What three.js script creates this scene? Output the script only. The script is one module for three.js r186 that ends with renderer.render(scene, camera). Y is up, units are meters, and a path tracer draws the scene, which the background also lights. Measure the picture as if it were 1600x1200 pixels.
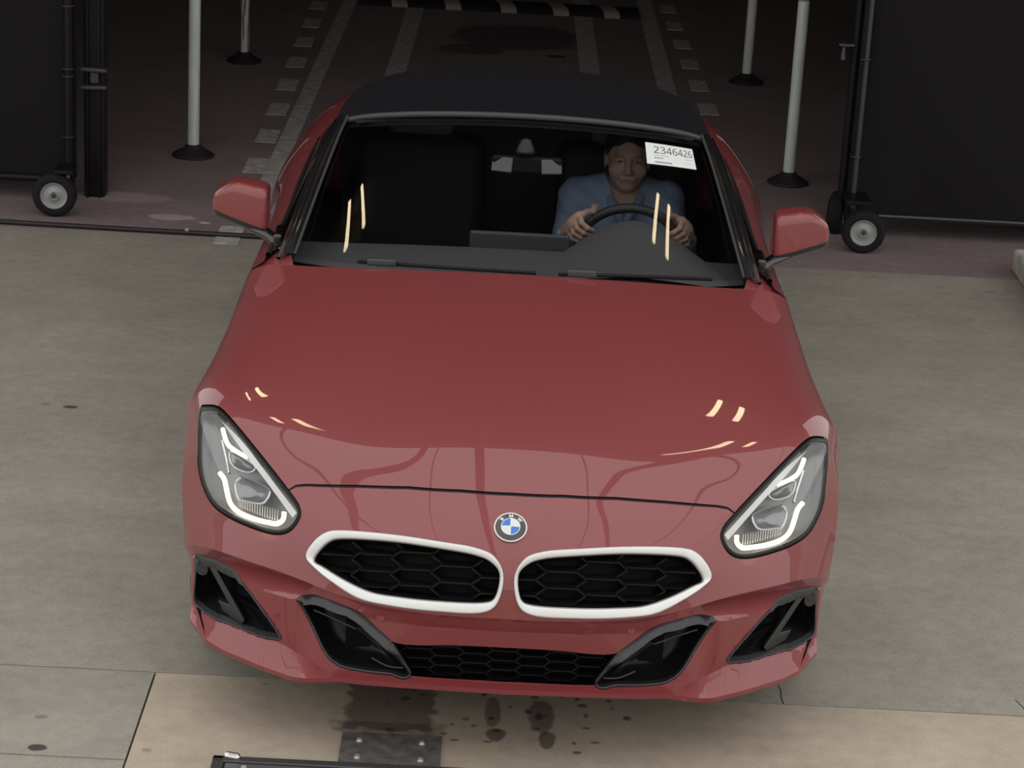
import * as THREE from 'three';
import { mergeGeometries, mergeVertices, toCreasedNormals } from 'three/addons/utils/BufferGeometryUtils.js';
import { RoundedBoxGeometry } from 'three/addons/geometries/RoundedBoxGeometry.js';
import { MarchingCubes } from 'three/addons/objects/MarchingCubes.js';
import { ImprovedNoise } from 'three/addons/math/ImprovedNoise.js';
import { RectAreaLightUniformsLib } from 'three/addons/lights/RectAreaLightUniformsLib.js';

// ---------- camera, sky, exposure ----------
const scene = new THREE.Scene();
const camera = new THREE.PerspectiveCamera(17.94, 4 / 3, 0.1, 200);
camera.rotation.order = 'YXZ';
camera.position.set(-0.079, 3.0, 5.7);
camera.rotation.set(THREE.MathUtils.degToRad(-18.6), -0.0104, 0.0554);
const renderer = new THREE.WebGLRenderer();
renderer.toneMapping = THREE.LinearToneMapping;
renderer.toneMappingExposure = 0.77;
renderer.shadowMap.enabled = true;
RectAreaLightUniformsLib.init();
const SKY_LEVEL = 1.5;
const noise = new ImprovedNoise();
function rng(seed) { let s = seed >>> 0; return () => { s = (s + 0x6d2b79f5) | 0; let t = Math.imul(s ^ (s >>> 15), 1 | s); t = (t + Math.imul(t ^ (t >>> 7), 61 | t)) ^ t; return ((t ^ (t >>> 14)) >>> 0) / 4294967296; }; }
{ // overcast sky, softly clouded all round
  const w = 256, h = 128, d = new Float32Array(w * h * 4);
  for (let j = 0; j < h; j++) for (let i = 0; i < w; i++) {
    const th = i / w * Math.PI * 2, ph = (j + 0.5) / h * Math.PI - Math.PI / 2, c = Math.cos(ph);
    const x = Math.cos(th) * c, y = Math.sin(ph), z = Math.sin(th) * c;
    const n = noise.noise(x * 2.1 + 5, y * 2.1, z * 2.1) * 0.10 + noise.noise(x * 5, y * 5 + 3, z * 5) * 0.05;
    const l = SKY_LEVEL * (0.92 + 0.16 * Math.max(0, y) + n), k = (j * w + i) * 4;
    d[k] = l * 1.0; d[k + 1] = l * 0.985; d[k + 2] = l * 0.965; d[k + 3] = 1;
  }
  const t = new THREE.DataTexture(d, w, h, THREE.RGBAFormat, THREE.FloatType);
  t.mapping = THREE.EquirectangularReflectionMapping; t.magFilter = t.minFilter = THREE.LinearFilter; t.needsUpdate = true;
  scene.background = t; scene.environment = t;
}

// ---------- helpers ----------
const V = (x, y, z) => new THREE.Vector3(x, y, z);
const used = new Map();
function numbered(n) { const k = used.get(n) || 0; used.set(n, k + 1); return k ? n + '_' + String(k).padStart(3, '0') : n; }
function sh(o) { o.traverse((m) => { if (m.isMesh) { m.castShadow = true; m.receiveShadow = true; } }); return o; }
function part(parent, name, geo, mat, label) {
  const m = new THREE.Mesh(Array.isArray(geo) ? merge(geo) : geo, mat); m.name = parent === scene ? numbered(name) : name;
  m.castShadow = m.receiveShadow = true; if (label) m.userData.label = label; parent.add(m); return m;
}
function thing(name, label, category, pos = [0, 0, 0], group) {
  const g = new THREE.Group(); g.name = numbered(name); g.position.set(...pos); scene.add(g);
  g.userData = { label, category }; if (group) g.userData.group = group; return g;
}
function tag(o, label, category, group) { o.userData = { label, category }; if (group) o.userData.group = group; return o; }
function struct(o) { o.userData.kind = 'structure'; return o; }
function merge(list) {
  list = list.map((g) => { g = g.index ? g.toNonIndexed() : g; for (const k of Object.keys(g.attributes)) if (!['position', 'normal', 'uv'].includes(k)) g.deleteAttribute(k);
    if (!g.attributes.normal) g.computeVertexNormals(); if (!g.attributes.uv) g.setAttribute('uv', new THREE.BufferAttribute(new Float32Array(g.attributes.position.count * 2), 2)); g.morphAttributes = {}; return g; });
  return list.length === 1 ? list[0] : mergeGeometries(list);
}
const at = (g, x, y, z, rx = 0, ry = 0, rz = 0) => g.applyMatrix4(new THREE.Matrix4().compose(V(x, y, z), new THREE.Quaternion().setFromEuler(new THREE.Euler(rx, ry, rz, 'YXZ')), V(1, 1, 1)));
const box = (w, h, d, x = 0, y = 0, z = 0, r = 0) => at(r ? new RoundedBoxGeometry(w, h, d, 2, r) : new THREE.BoxGeometry(w, h, d), x, y, z);
const cyl = (r0, r1, h, x = 0, y = 0, z = 0, n = 32) => at(new THREE.CylinderGeometry(r0, r1, h, n), x, y, z);
const lathe = (pts, n = 48) => new THREE.LatheGeometry(pts.map((p) => new THREE.Vector2(p[0], p[1])), n);
const curve = (pts, closed = false) => new THREE.CatmullRomCurve3(pts.map((p) => p.isVector3 ? p : V(...p)), closed, 'centripetal');
const tube = (pts, r, n = 60, closed = false, k = 10) => new THREE.TubeGeometry(curve(pts, closed), n, r, k, closed);
const lerp = (a, b, t) => a + (b - a) * t;
// uniform cubic B-spline through a row of vectors (arrays), ends clamped by reflection
function bsp(P, t) {
  const n = P.length, i = Math.min(n - 2, Math.max(0, Math.floor(t))), f = t - i;
  const g = (k) => k < 0 ? P[0].map((v, a) => 2 * v - P[1][a]) : k >= n ? P[n - 1].map((v, a) => 2 * v - P[n - 2][a]) : P[k];
  const b = [(1 - f) ** 3 / 6, (3 * f ** 3 - 6 * f * f + 4) / 6, (-3 * f ** 3 + 3 * f * f + 3 * f + 1) / 6, f ** 3 / 6], o = [0, 0, 0];
  for (let k = 0; k < 4; k++) { const q = g(i - 1 + k); for (let a = 0; a < 3; a++) o[a] += b[k] * q[a]; }
  return o;
}
const mirrorRow = (r) => [...r.slice(1).reverse().map((p) => [-p[0], p[1], p[2]]), ...r];
// surface over a control net: rows of points; f(u, v) with u along a row, v across the rows, both 0..1
function net(rows) {
  return (u, v) => bsp(rows.map((r) => bsp(r, u * (r.length - 1))), v * (rows.length - 1));
}
function gridFrom(P, nu, nv, uvScale = 1) { // P[j][i] points
  const pos = [], uv = [], idx = [];
  for (let j = 0; j <= nv; j++) for (let i = 0; i <= nu; i++) { pos.push(...P[j][i]); uv.push(P[j][i][0] * uvScale, P[j][i][2] * uvScale); }
  for (let j = 0; j < nv; j++) for (let i = 0; i < nu; i++) { const a = j * (nu + 1) + i, b = a + 1, c = a + nu + 1, d = c + 1; idx.push(a, b, d, a, d, c); }
  const g = new THREE.BufferGeometry(); g.setAttribute('position', new THREE.Float32BufferAttribute(pos, 3)); g.setAttribute('uv', new THREE.Float32BufferAttribute(uv, 2)); g.setIndex(idx); g.computeVertexNormals(); return g;
}
function netGrid(rows, nu, nv) { // sampled quickly: rows first, then columns
  const R = rows.map((r) => Array.from({ length: nu + 1 }, (_, i) => bsp(r, i / nu * (r.length - 1)))), P = [];
  for (let j = 0; j <= nv; j++) P.push(R[0].map((_, i) => bsp(R.map((r) => r[i]), j / nv * (R.length - 1))));
  return P;
}
const surfGrid = (f, nu, nv) => gridFrom(Array.from({ length: nv + 1 }, (_, j) => Array.from({ length: nu + 1 }, (_, i) => f(i / nu, j / nv))), nu, nv);
// keep the part of a mesh where d(x, y, z) > 0, cutting triangles along the line d = 0
function clip(geo, d) {
  const g = geo.index ? geo.toNonIndexed() : geo, p = g.attributes.position.array, n = g.attributes.normal.array, u = g.attributes.uv.array, P = [], N = [], U = [];
  const cache = new Map(), D = (i) => { const k = p[i * 3] + ',' + p[i * 3 + 1] + ',' + p[i * 3 + 2]; let v = cache.get(k); if (v === undefined) { v = d(p[i * 3], p[i * 3 + 1], p[i * 3 + 2]); cache.set(k, v); } return v; };
  const put = (a, b, t) => { for (let k = 0; k < 3; k++) { P.push(lerp(p[a * 3 + k], p[b * 3 + k], t)); N.push(lerp(n[a * 3 + k], n[b * 3 + k], t)); } for (let k = 0; k < 2; k++) U.push(lerp(u[a * 2 + k], u[b * 2 + k], t)); };
  for (let f = 0; f < p.length / 9; f++) {
    const I = [f * 3, f * 3 + 1, f * 3 + 2], dd = I.map(D), poly = [];
    for (let k = 0; k < 3; k++) { const a = k, b = (k + 1) % 3; if (dd[a] > 0) poly.push([I[a], I[a], 0]); if ((dd[a] > 0) !== (dd[b] > 0)) poly.push([I[a], I[b], dd[a] / (dd[a] - dd[b])]); }
    for (let k = 2; k < poly.length; k++) { put(...poly[0]); put(...poly[k - 1]); put(...poly[k]); }
  }
  const o = new THREE.BufferGeometry(); o.setAttribute('position', new THREE.Float32BufferAttribute(P, 3)); o.setAttribute('normal', new THREE.Float32BufferAttribute(N, 3)); o.setAttribute('uv', new THREE.Float32BufferAttribute(U, 2)); return o;
}
const smoothPoly = (pts, n = 120) => { const c = new THREE.CatmullRomCurve3(pts.map((p) => V(p[0], p[1], 0)), true, 'centripetal'); return c.getSpacedPoints(n).slice(0, n).map((p) => [p.x, p.y]); };
function polySD(poly) { // signed distance in the plane, negative inside
  return (x, y) => {
    let m = 1e9, inside = false;
    for (let i = 0, j = poly.length - 1; i < poly.length; j = i++) {
      const [ax, ay] = poly[j], [bx, by] = poly[i], ex = bx - ax, ey = by - ay, t = Math.min(1, Math.max(0, ((x - ax) * ex + (y - ay) * ey) / (ex * ex + ey * ey + 1e-12)));
      m = Math.min(m, (x - ax - ex * t) ** 2 + (y - ay - ey * t) ** 2);
      if ((by > y) !== (ay > y) && x < (ax - bx) * (y - by) / (ay - by) + bx) inside = !inside;
    }
    return inside ? -Math.sqrt(m) : Math.sqrt(m);
  };
}
const polyCentre = (poly) => { let x = 0, y = 0; for (const p of poly) { x += p[0] / poly.length; y += p[1] / poly.length; } return [x, y]; };
function insetPoly(poly, d) { // move every corner of a closed curve inwards by d
  const n = poly.length, area = poly.reduce((s, p, i) => { const q = poly[(i + 1) % n]; return s + p[0] * q[1] - q[0] * p[1]; }, 0), sg = area > 0 ? 1 : -1;
  return poly.map((p, i) => { const a = poly[(i + n - 2) % n], b = poly[(i + 2) % n], ex = b[0] - a[0], ey = b[1] - a[1], l = Math.hypot(ex, ey) || 1; return [p[0] - sg * ey / l * d, p[1] + sg * ex / l * d]; });
}
function loftRings(rings, closed = true) { // rings: arrays of [x,y,z] with equal counts
  const P = rings.map((r) => closed ? [...r, r[0]] : r); return gridFrom(P, P[0].length - 1, P.length - 1);
}
const flip = (geo) => { const g = geo.index ? geo.toNonIndexed() : geo.clone(); for (const k of ['position', 'normal', 'uv']) { const a = g.attributes[k]; if (!a) continue; const s = a.itemSize, r = a.array; for (let f = 0; f < a.count; f += 3) for (let c = 0; c < s; c++) { const t = r[(f + 1) * s + c]; r[(f + 1) * s + c] = r[(f + 2) * s + c]; r[(f + 2) * s + c] = t; } } return g; };
function mirrorX(geo) { const g = flip(geo.clone()); const p = g.attributes.position.array, n = g.attributes.normal.array; for (let i = 0; i < p.length; i += 3) { p[i] *= -1; n[i] *= -1; } return g; }
function canvasTex(w, h, draw, srgb = true) { const c = document.createElement('canvas'); c.width = w; c.height = h; draw(c.getContext('2d'), w, h); const t = new THREE.CanvasTexture(c); if (srgb) t.colorSpace = THREE.SRGBColorSpace; t.wrapS = t.wrapT = THREE.RepeatWrapping; return t; }
function dataTex(w, h, f, srgb = true) { // f(i, j) -> [r, g, b] 0..255
  const d = new Uint8Array(w * h * 4); for (let j = 0; j < h; j++) for (let i = 0; i < w; i++) { const c = f(i, j), k = (j * w + i) * 4; d[k] = c[0]; d[k + 1] = c[1]; d[k + 2] = c[2]; d[k + 3] = 255; }
  const t = new THREE.DataTexture(d, w, h, THREE.RGBAFormat); t.magFilter = THREE.LinearFilter; t.minFilter = THREE.LinearMipmapLinearFilter; t.generateMipmaps = true; t.wrapS = t.wrapT = THREE.RepeatWrapping; if (srgb) t.colorSpace = THREE.SRGBColorSpace; t.needsUpdate = true; return t;
}
const fbm = (x, y, s, o = 4) => { let v = 0, a = 0.5; for (let k = 0; k < o; k++) { v += a * noise.noise(x, y, s + k * 7.3); x *= 2.03; y *= 2.03; a *= 0.5; } return v; };

// ---------- materials ----------
const std = (color, roughness = 0.6, metalness = 0, more = {}) => new THREE.MeshStandardMaterial({ color, roughness, metalness, ...more });
const phys = (o) => new THREE.MeshPhysicalMaterial(o);
const lin = (r, g, b) => new THREE.Color().setRGB(r, g, b);
const M = {
  paint: phys({ color: lin(0.235, 0.0375, 0.039), roughness: 0.5, metalness: 0.0, clearcoat: 1, clearcoatRoughness: 0.015, ior: 1.5, side: THREE.DoubleSide }),
  pit: phys({ color: lin(0.004, 0.0035, 0.004), roughness: 0.7, specularIntensity: 0.25, side: THREE.DoubleSide }),
  black: phys({ color: lin(0.014, 0.013, 0.0145), roughness: 0.6, specularIntensity: 0.4, side: THREE.DoubleSide }),
  blackGloss: phys({ color: lin(0.008, 0.008, 0.009), roughness: 0.25, clearcoat: 1, clearcoatRoughness: 0.03, side: THREE.DoubleSide }),
  greyPlastic: std(lin(0.05, 0.052, 0.056), 0.4, 0, { side: THREE.DoubleSide }),
  dash: std(lin(0.085, 0.084, 0.088), 0.75, 0, { side: THREE.DoubleSide }),
  silver: std(lin(0.80, 0.80, 0.79), 0.42, 0.75, { side: THREE.DoubleSide }),
  chrome: std(lin(0.75, 0.75, 0.76), 0.12, 1, { side: THREE.DoubleSide }),
  rubber: phys({ color: lin(0.014, 0.013, 0.014), roughness: 0.8, specularIntensity: 0.5 }),
  alloy: std(lin(0.45, 0.45, 0.46), 0.35, 0.9),
  fabric: phys({ color: lin(0.0085, 0.0075, 0.010), roughness: 0.95, specularIntensity: 0.25, side: THREE.DoubleSide, bumpMap: dataTex(256, 256, (i, j) => { const v = 128 + 90 * Math.sin(i * Math.PI / 4) * Math.sin(j * Math.PI / 4); return [v, v, v]; }, false), bumpScale: 0.0006 }),
  glass: phys({ color: lin(0.8, 0.81, 0.82), roughness: 0, transmission: 1, thickness: 0, ior: 1.5, side: THREE.DoubleSide }),
  darkGlass: phys({ color: lin(0.03, 0.03, 0.032), roughness: 0.02, transmission: 1, thickness: 0, ior: 1.5, side: THREE.DoubleSide }),
  lens: phys({ color: lin(0.95, 0.96, 0.97), roughness: 0, transmission: 1, thickness: 0, ior: 1.5, side: THREE.DoubleSide }),
};
M.trim = phys({ color: lin(0.018, 0.018, 0.02), roughness: 0.4, clearcoat: 0.6, clearcoatRoughness: 0.15, side: THREE.DoubleSide });
M.rimGrey = std(lin(0.05, 0.051, 0.055), 0.45, 0, { side: THREE.DoubleSide });
M.inlet = phys({ color: lin(0.006, 0.0055, 0.006), roughness: 0.35, specularIntensity: 0.5, side: THREE.DoubleSide });

// ---------- the setting: concrete apron, garage behind the gates, roof over the exit ----------
function concreteTex(seed, base, w, h, mx, mz, x0, z0, marks = []) { // texture over mx by mz metres whose corner is (x0, z0)
  const r = rng(seed), spots = Array.from({ length: 46 }, () => [x0 + r() * mx, z0 + r() * mz, 0.003 + r() * r() * 0.018, 0.75 + r() * 0.5, 0.06 + 0.16 * r()]);
  const all = [...spots.map(([x, z, s, e, k]) => ({ x, z, rx: s * (1 + e * 0.5), rz: s, k })), ...marks];
  const map = dataTex(w, h, (i, j) => {
    const x = x0 + i / w * mx, z = z0 + j / h * mz, u = x + seed * 3.7, v = z - seed * 1.9;
    let l = 1 + 0.10 * fbm(u * 0.9, v * 0.9, seed) + 0.09 * fbm(u * 3.3, v * 3.3, seed + 4, 3) + 0.09 * fbm(u * 19, v * 19, seed + 9, 2) + 0.10 * (r() - 0.5) + 0.05 * fbm(u * 1.2, v * 9, seed + 2, 2);
    let tr = 1, tg = 1, tb = 1;
    for (const m of all) {
      const dx = (x - m.x) / m.rx, dz = (z - m.z) / m.rz; if (Math.abs(dx) > 1.5 || Math.abs(dz) > 1.5) continue;
      const n = m.square ? Math.max(Math.abs(dx), Math.abs(dz)) : Math.hypot(dx, dz), e = n + 0.35 * fbm(x * 23 + m.x * 9, z * 23, 3, 2);
      const t = Math.min(1, Math.max(0, (1 - e) / (m.soft || 0.22))); l *= 1 - m.k * t; if (m.tint) { tr *= lerp(1, m.tint[0], t); tg *= lerp(1, m.tint[1], t); tb *= lerp(1, m.tint[2], t); }
    }
    return [base[0] * l * tr, base[1] * l * tg, base[2] * l * tb].map((c) => Math.min(255, Math.max(0, c)));
  });
  return map;
}
const slabMat = (map) => std(0xffffff, 0.78, 0, { map, bumpMap: map, bumpScale: 0.0015 });
const floor = new THREE.Group(); floor.name = 'floor'; floor.userData.kind = 'structure'; scene.add(floor);
function slab(name, x0, x1, z0, z1, map, mx, mz, ox, oz, top = 0, label) {
  const g = new THREE.BoxGeometry(x1 - x0, 0.1, z1 - z0, 1, 1, 1); g.translate((x0 + x1) / 2, top - 0.05, (z0 + z1) / 2);
  const p = g.attributes.position, uv = g.attributes.uv; for (let i = 0; i < p.count; i++) uv.setXY(i, (p.getX(i) - ox) / mx, (p.getZ(i) - oz) / mz);
  return part(floor, name, g, slabMat(map), label);
}
{
  const wet = [0.90, 0.86, 0.88], G = [154, 149, 139];
  const tA = concreteTex(1, G, 768, 256, 2.3, 0.77, -3.26, -0.6, [{ x: -1.21, z: -0.03, rx: 0.028, rz: 0.02, k: 0.55 }, { x: -1.6, z: -2.69, rx: 0.03, rz: 0.018, k: 0.5 }, { x: -1.05, z: -2.3, rx: 0.02, rz: 0.012, k: 0.4 }]);
  const tB = concreteTex(2, G, 1536, 1024, 7.0, 4.6, -3.3, -5.12, [{ x: -1.6, z: -2.69, rx: 0.03, rz: 0.018, k: 0.5 }, { x: -1.05, z: -2.3, rx: 0.02, rz: 0.012, k: 0.4 }]);
  const drips = []; const r = rng(77);
  for (let k = 0; k < 34; k++) drips.push({ x: -0.35 + r() * 0.72, z: -0.5 + r() * 0.38, rx: 0.006 + 0.02 * r() * r(), rz: 0.006 + 0.018 * r() * r(), k: 0.14 + 0.22 * r(), tint: wet });
  const tC = concreteTex(3, [178, 165, 147], 1536, 1024, 3.6, 2.4, -0.967, -0.512, [
    { x: -0.30, z: -0.37, rx: 0.125, rz: 0.15, k: 0.24, square: true, tint: wet, soft: 0.12 }, { x: -0.30, z: -0.245, rx: 0.16, rz: 0.035, k: 0.12, square: true, tint: wet },
    { x: -0.02, z: -0.37, rx: 0.025, rz: 0.10, k: 0.2, tint: wet }, { x: 0.115, z: -0.36, rx: 0.04, rz: 0.12, k: 0.24, tint: wet }, { x: 0.13, z: -0.22, rx: 0.025, rz: 0.06, k: 0.3, tint: wet }, { x: -0.01, z: -0.24, rx: 0.03, rz: 0.045, k: 0.3, tint: wet }, ...drips]);
  const tG = concreteTex(4, [138, 122, 124], 1024, 1024, 8, 8, -4, -13.1, [{ x: -1.62, z: -5.42, rx: 0.12, rz: 0.06, k: -0.3 }, { x: -1.9, z: -5.75, rx: 0.28, rz: 0.10, k: -0.22 }, { x: -1.45, z: -5.35, rx: 0.03, rz: 0.02, k: -0.5 }, { x: -1.38, z: -5.5, rx: 0.03, rz: 0.018, k: -0.45 }, { x: 0.0, z: -10.5, rx: 0.5, rz: 0.5, k: 0.35 }, { x: 0.25, z: -9.9, rx: 0.08, rz: 0.05, k: 0.6 }, { x: -0.3, z: -10.0, rx: 0.25, rz: 0.2, k: 0.3 }]);
  const tD = concreteTex(5, [158, 151, 141], 512, 512, 2.4, 2.4, -3.3, 0);
  const tE = concreteTex(6, [178, 165, 147], 384, 384, 2.4, 2.4, 0, 0);
  part(floor, 'floor_base', box(90, 0.2, 80, 0, -0.125, 5), std(lin(0.1, 0.095, 0.09), 0.9));
  slab('concrete_slab', -3.26, -0.973, -0.511, 0.012, tA, 2.3, 0.77, -3.26, -0.6);
  slab('concrete_slab', -3.26, 3.6, -5.1, -0.517, tB, 7.0, 4.6, -3.3, -5.12, 0.0);
  slab('concrete_slab', -0.967, 2.63, -0.512, 1.88, tC, 3.6, 2.4, -0.967, -0.512, 0.0, 'warm tan slab with dark drips'); slab('concrete_slab', 2.63, 3.6, -0.512, 1.88, tE, 2.4, 2.4, 0, 0); slab('concrete_slab', -0.967, 3.6, 1.886, 3.0, tE, 2.4, 2.4, 0, 0);
  slab('concrete_slab', -3.26, -0.973, 0.018, 3.0, tD, 2.4, 2.4, -3.3, 0, 0.0);
  slab('concrete_slab', -12, -3.266, -5.1, 3.0, tD, 2.4, 2.4, 0, 0, 0); slab('concrete_slab', 3.606, 12, -5.1, 3.0, tD, 2.4, 2.4, 0, 0, 0); slab('concrete_slab', -12, 12, 3.006, 14, tD, 2.4, 2.4, 0, 0, 0);
  slab('garage_slab', -3.6, 3.4, -22, -5.107, tG, 8, 8, -4, -13.1, 0);
  // hairline cracks running off the joint
  for (const pts of [[[0.80, -0.515], [0.797, -0.56], [0.80, -0.60], [0.793, -0.66]], [[1.50, -0.50], [1.49, -0.56], [1.475, -0.62]]]) part(floor, 'crack', (() => { const g = tube(pts.map(([x, z]) => [x, 0.0004, z]), 0.0022, 20, false, 5); g.scale(1, 0.2, 1); return g; })(), std(lin(0.05, 0.047, 0.045), 0.9));
  const worn = std(0xffffff, 0.75, 0, { map: dataTex(256, 256, (i, j) => { const n = fbm(i * 0.06, j * 0.06, 3, 4), m = fbm(i * 0.25, j * 0.25, 8, 2), v = 180 + 60 * n + 40 * m; return [v, v * 0.975, v * 0.95]; }) });
  const paint = (name, x, z, w, l, sk = 0) => { const g = new THREE.BoxGeometry(w, 0.003, l); const p = g.attributes.position, uv = g.attributes.uv; for (let i = 0; i < p.count; i++) { uv.setXY(i, p.getX(i) / 0.8 + x, (p.getZ(i) + z) / 0.8); p.setX(i, p.getX(i) - sk * p.getZ(i) / l); } g.translate(x, 0.0015, z); return part(floor, name, g, worn); };
  paint('painted_line', -1.21, -9.6, 0.095, 7.6, 0.04); paint('painted_line', -0.735, -10.5, 0.12, 6, 0.05); paint('painted_line', 0.457, -10.5, 0.125, 6, -0.01); paint('painted_line', 0.922, -10.2, 0.11, 6.6, 0.0);
  for (let k = 0; k < 12; k++) { const z = -5.15 - 0.683 * k; if (k !== 1 || true) paint('painted_dash', -1.307 - 0.0105 * k, z, 0.112, 0.31); if (k > 3) paint('painted_dash', 1.128 - 0.012 * (k - 5), z - 0.62, 0.11, 0.31); }
}
const roofMat = std(lin(0.045, 0.042, 0.043), 0.9), wallMat = std(lin(0.06, 0.055, 0.055), 0.9);
struct(part(scene, 'ceiling', [box(7.4, 0.25, 16.3, -0.1, 4.375, -13.85), box(13.6, 0.25, 2.85, -0.1, 4.375, -4.275)], roofMat));
struct(part(scene, 'wall_left', box(0.2, 4.3, 16.2, -3.7, 2.15, -13.9), wallMat)); struct(part(scene, 'wall_right', box(0.2, 4.3, 16.2, 3.5, 2.15, -13.9), wallMat)); struct(part(scene, 'wall_back', box(7.4, 4.3, 0.2, -0.1, 2.15, -22), wallMat));

// ---------- measured lines of the car, metres, nose at z = 0 ----------
// nose and hood: control rows from the centre line to the wheel arch, nose to cowl
const BODY = [
  [[0,0.447,0], [0.2,0.441,-0.015], [0.4,0.44,-0.072], [0.56,0.475,-0.147], [0.7,0.462,-0.26], [0.8,0.448,-0.368], [0.862,0.418,-0.452], [0.884,0.396,-0.503], [0.893,0.382,-0.53]],
  [[0,0.51,-0.003], [0.2,0.505,-0.018], [0.4,0.495,-0.084], [0.56,0.527,-0.162], [0.7,0.513,-0.284], [0.8,0.503,-0.398], [0.866,0.482,-0.49], [0.893,0.472,-0.548], [0.905,0.465,-0.57]],
  [[0,0.576,-0.02], [0.2,0.572,-0.035], [0.4,0.555,-0.095], [0.56,0.575,-0.185], [0.7,0.565,-0.308], [0.8,0.56,-0.43], [0.866,0.545,-0.53], [0.898,0.54,-0.59], [0.912,0.535,-0.605]],
  [[0,0.64,-0.06], [0.2,0.635,-0.075], [0.4,0.61,-0.13], [0.56,0.62,-0.215], [0.7,0.615,-0.33], [0.8,0.61,-0.448], [0.866,0.6,-0.553], [0.9,0.595,-0.62], [0.915,0.58,-0.64]],
  [[0,0.69,-0.125], [0.2,0.685,-0.14], [0.4,0.66,-0.19], [0.56,0.66,-0.265], [0.7,0.66,-0.36], [0.8,0.66,-0.474], [0.866,0.65,-0.58], [0.9,0.64,-0.65], [0.916,0.61,-0.67]],
  [[0,0.717,-0.18], [0.2,0.712,-0.195], [0.4,0.692,-0.245], [0.56,0.687,-0.31], [0.7,0.695,-0.395], [0.8,0.7,-0.502], [0.868,0.69,-0.608], [0.9,0.67,-0.68], [0.917,0.63,-0.7]],
  [[0,0.75,-0.26], [0.2,0.745,-0.275], [0.4,0.725,-0.32], [0.56,0.715,-0.37], [0.7,0.725,-0.44], [0.8,0.735,-0.535], [0.87,0.72,-0.638], [0.902,0.69,-0.71], [0.92,0.645,-0.74]],
  [[0,0.785,-0.35], [0.2,0.78,-0.365], [0.4,0.757,-0.4], [0.56,0.747,-0.435], [0.7,0.755,-0.5], [0.8,0.765,-0.575], [0.87,0.742,-0.68], [0.908,0.7,-0.75], [0.926,0.655,-0.78]],
  [[0,0.825,-0.5], [0.2,0.82,-0.513], [0.4,0.797,-0.545], [0.56,0.788,-0.56], [0.7,0.786,-0.6], [0.8,0.785,-0.64], [0.872,0.762,-0.74], [0.92,0.712,-0.81], [0.935,0.66,-0.83]],
  [[0,0.866,-0.7], [0.2,0.862,-0.71], [0.4,0.842,-0.73], [0.56,0.831,-0.73], [0.7,0.817,-0.74], [0.8,0.802,-0.75], [0.878,0.776,-0.83], [0.926,0.72,-0.88], [0.942,0.66,-0.9]],
  [[0,0.905,-0.95], [0.2,0.902,-0.96], [0.4,0.887,-0.97], [0.56,0.873,-0.98], [0.7,0.855,-0.99], [0.8,0.832,-1], [0.88,0.78,-1], [0.914,0.71,-1.02], [0.932,0.6,-1.06]],
  [[0,0.935,-1.2], [0.2,0.931,-1.205], [0.4,0.918,-1.21], [0.56,0.903,-1.22], [0.7,0.885,-1.24], [0.8,0.858,-1.25], [0.872,0.8,-1.2], [0.899,0.7,-1.22], [0.912,0.6,-1.24]],
  [[0,0.955,-1.42], [0.2,0.951,-1.43], [0.4,0.94,-1.455], [0.56,0.928,-1.49], [0.7,0.912,-1.54], [0.8,0.895,-1.6], [0.85,0.86,-1.62], [0.862,0.8,-1.64], [0.87,0.68,-1.66]],
];
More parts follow.
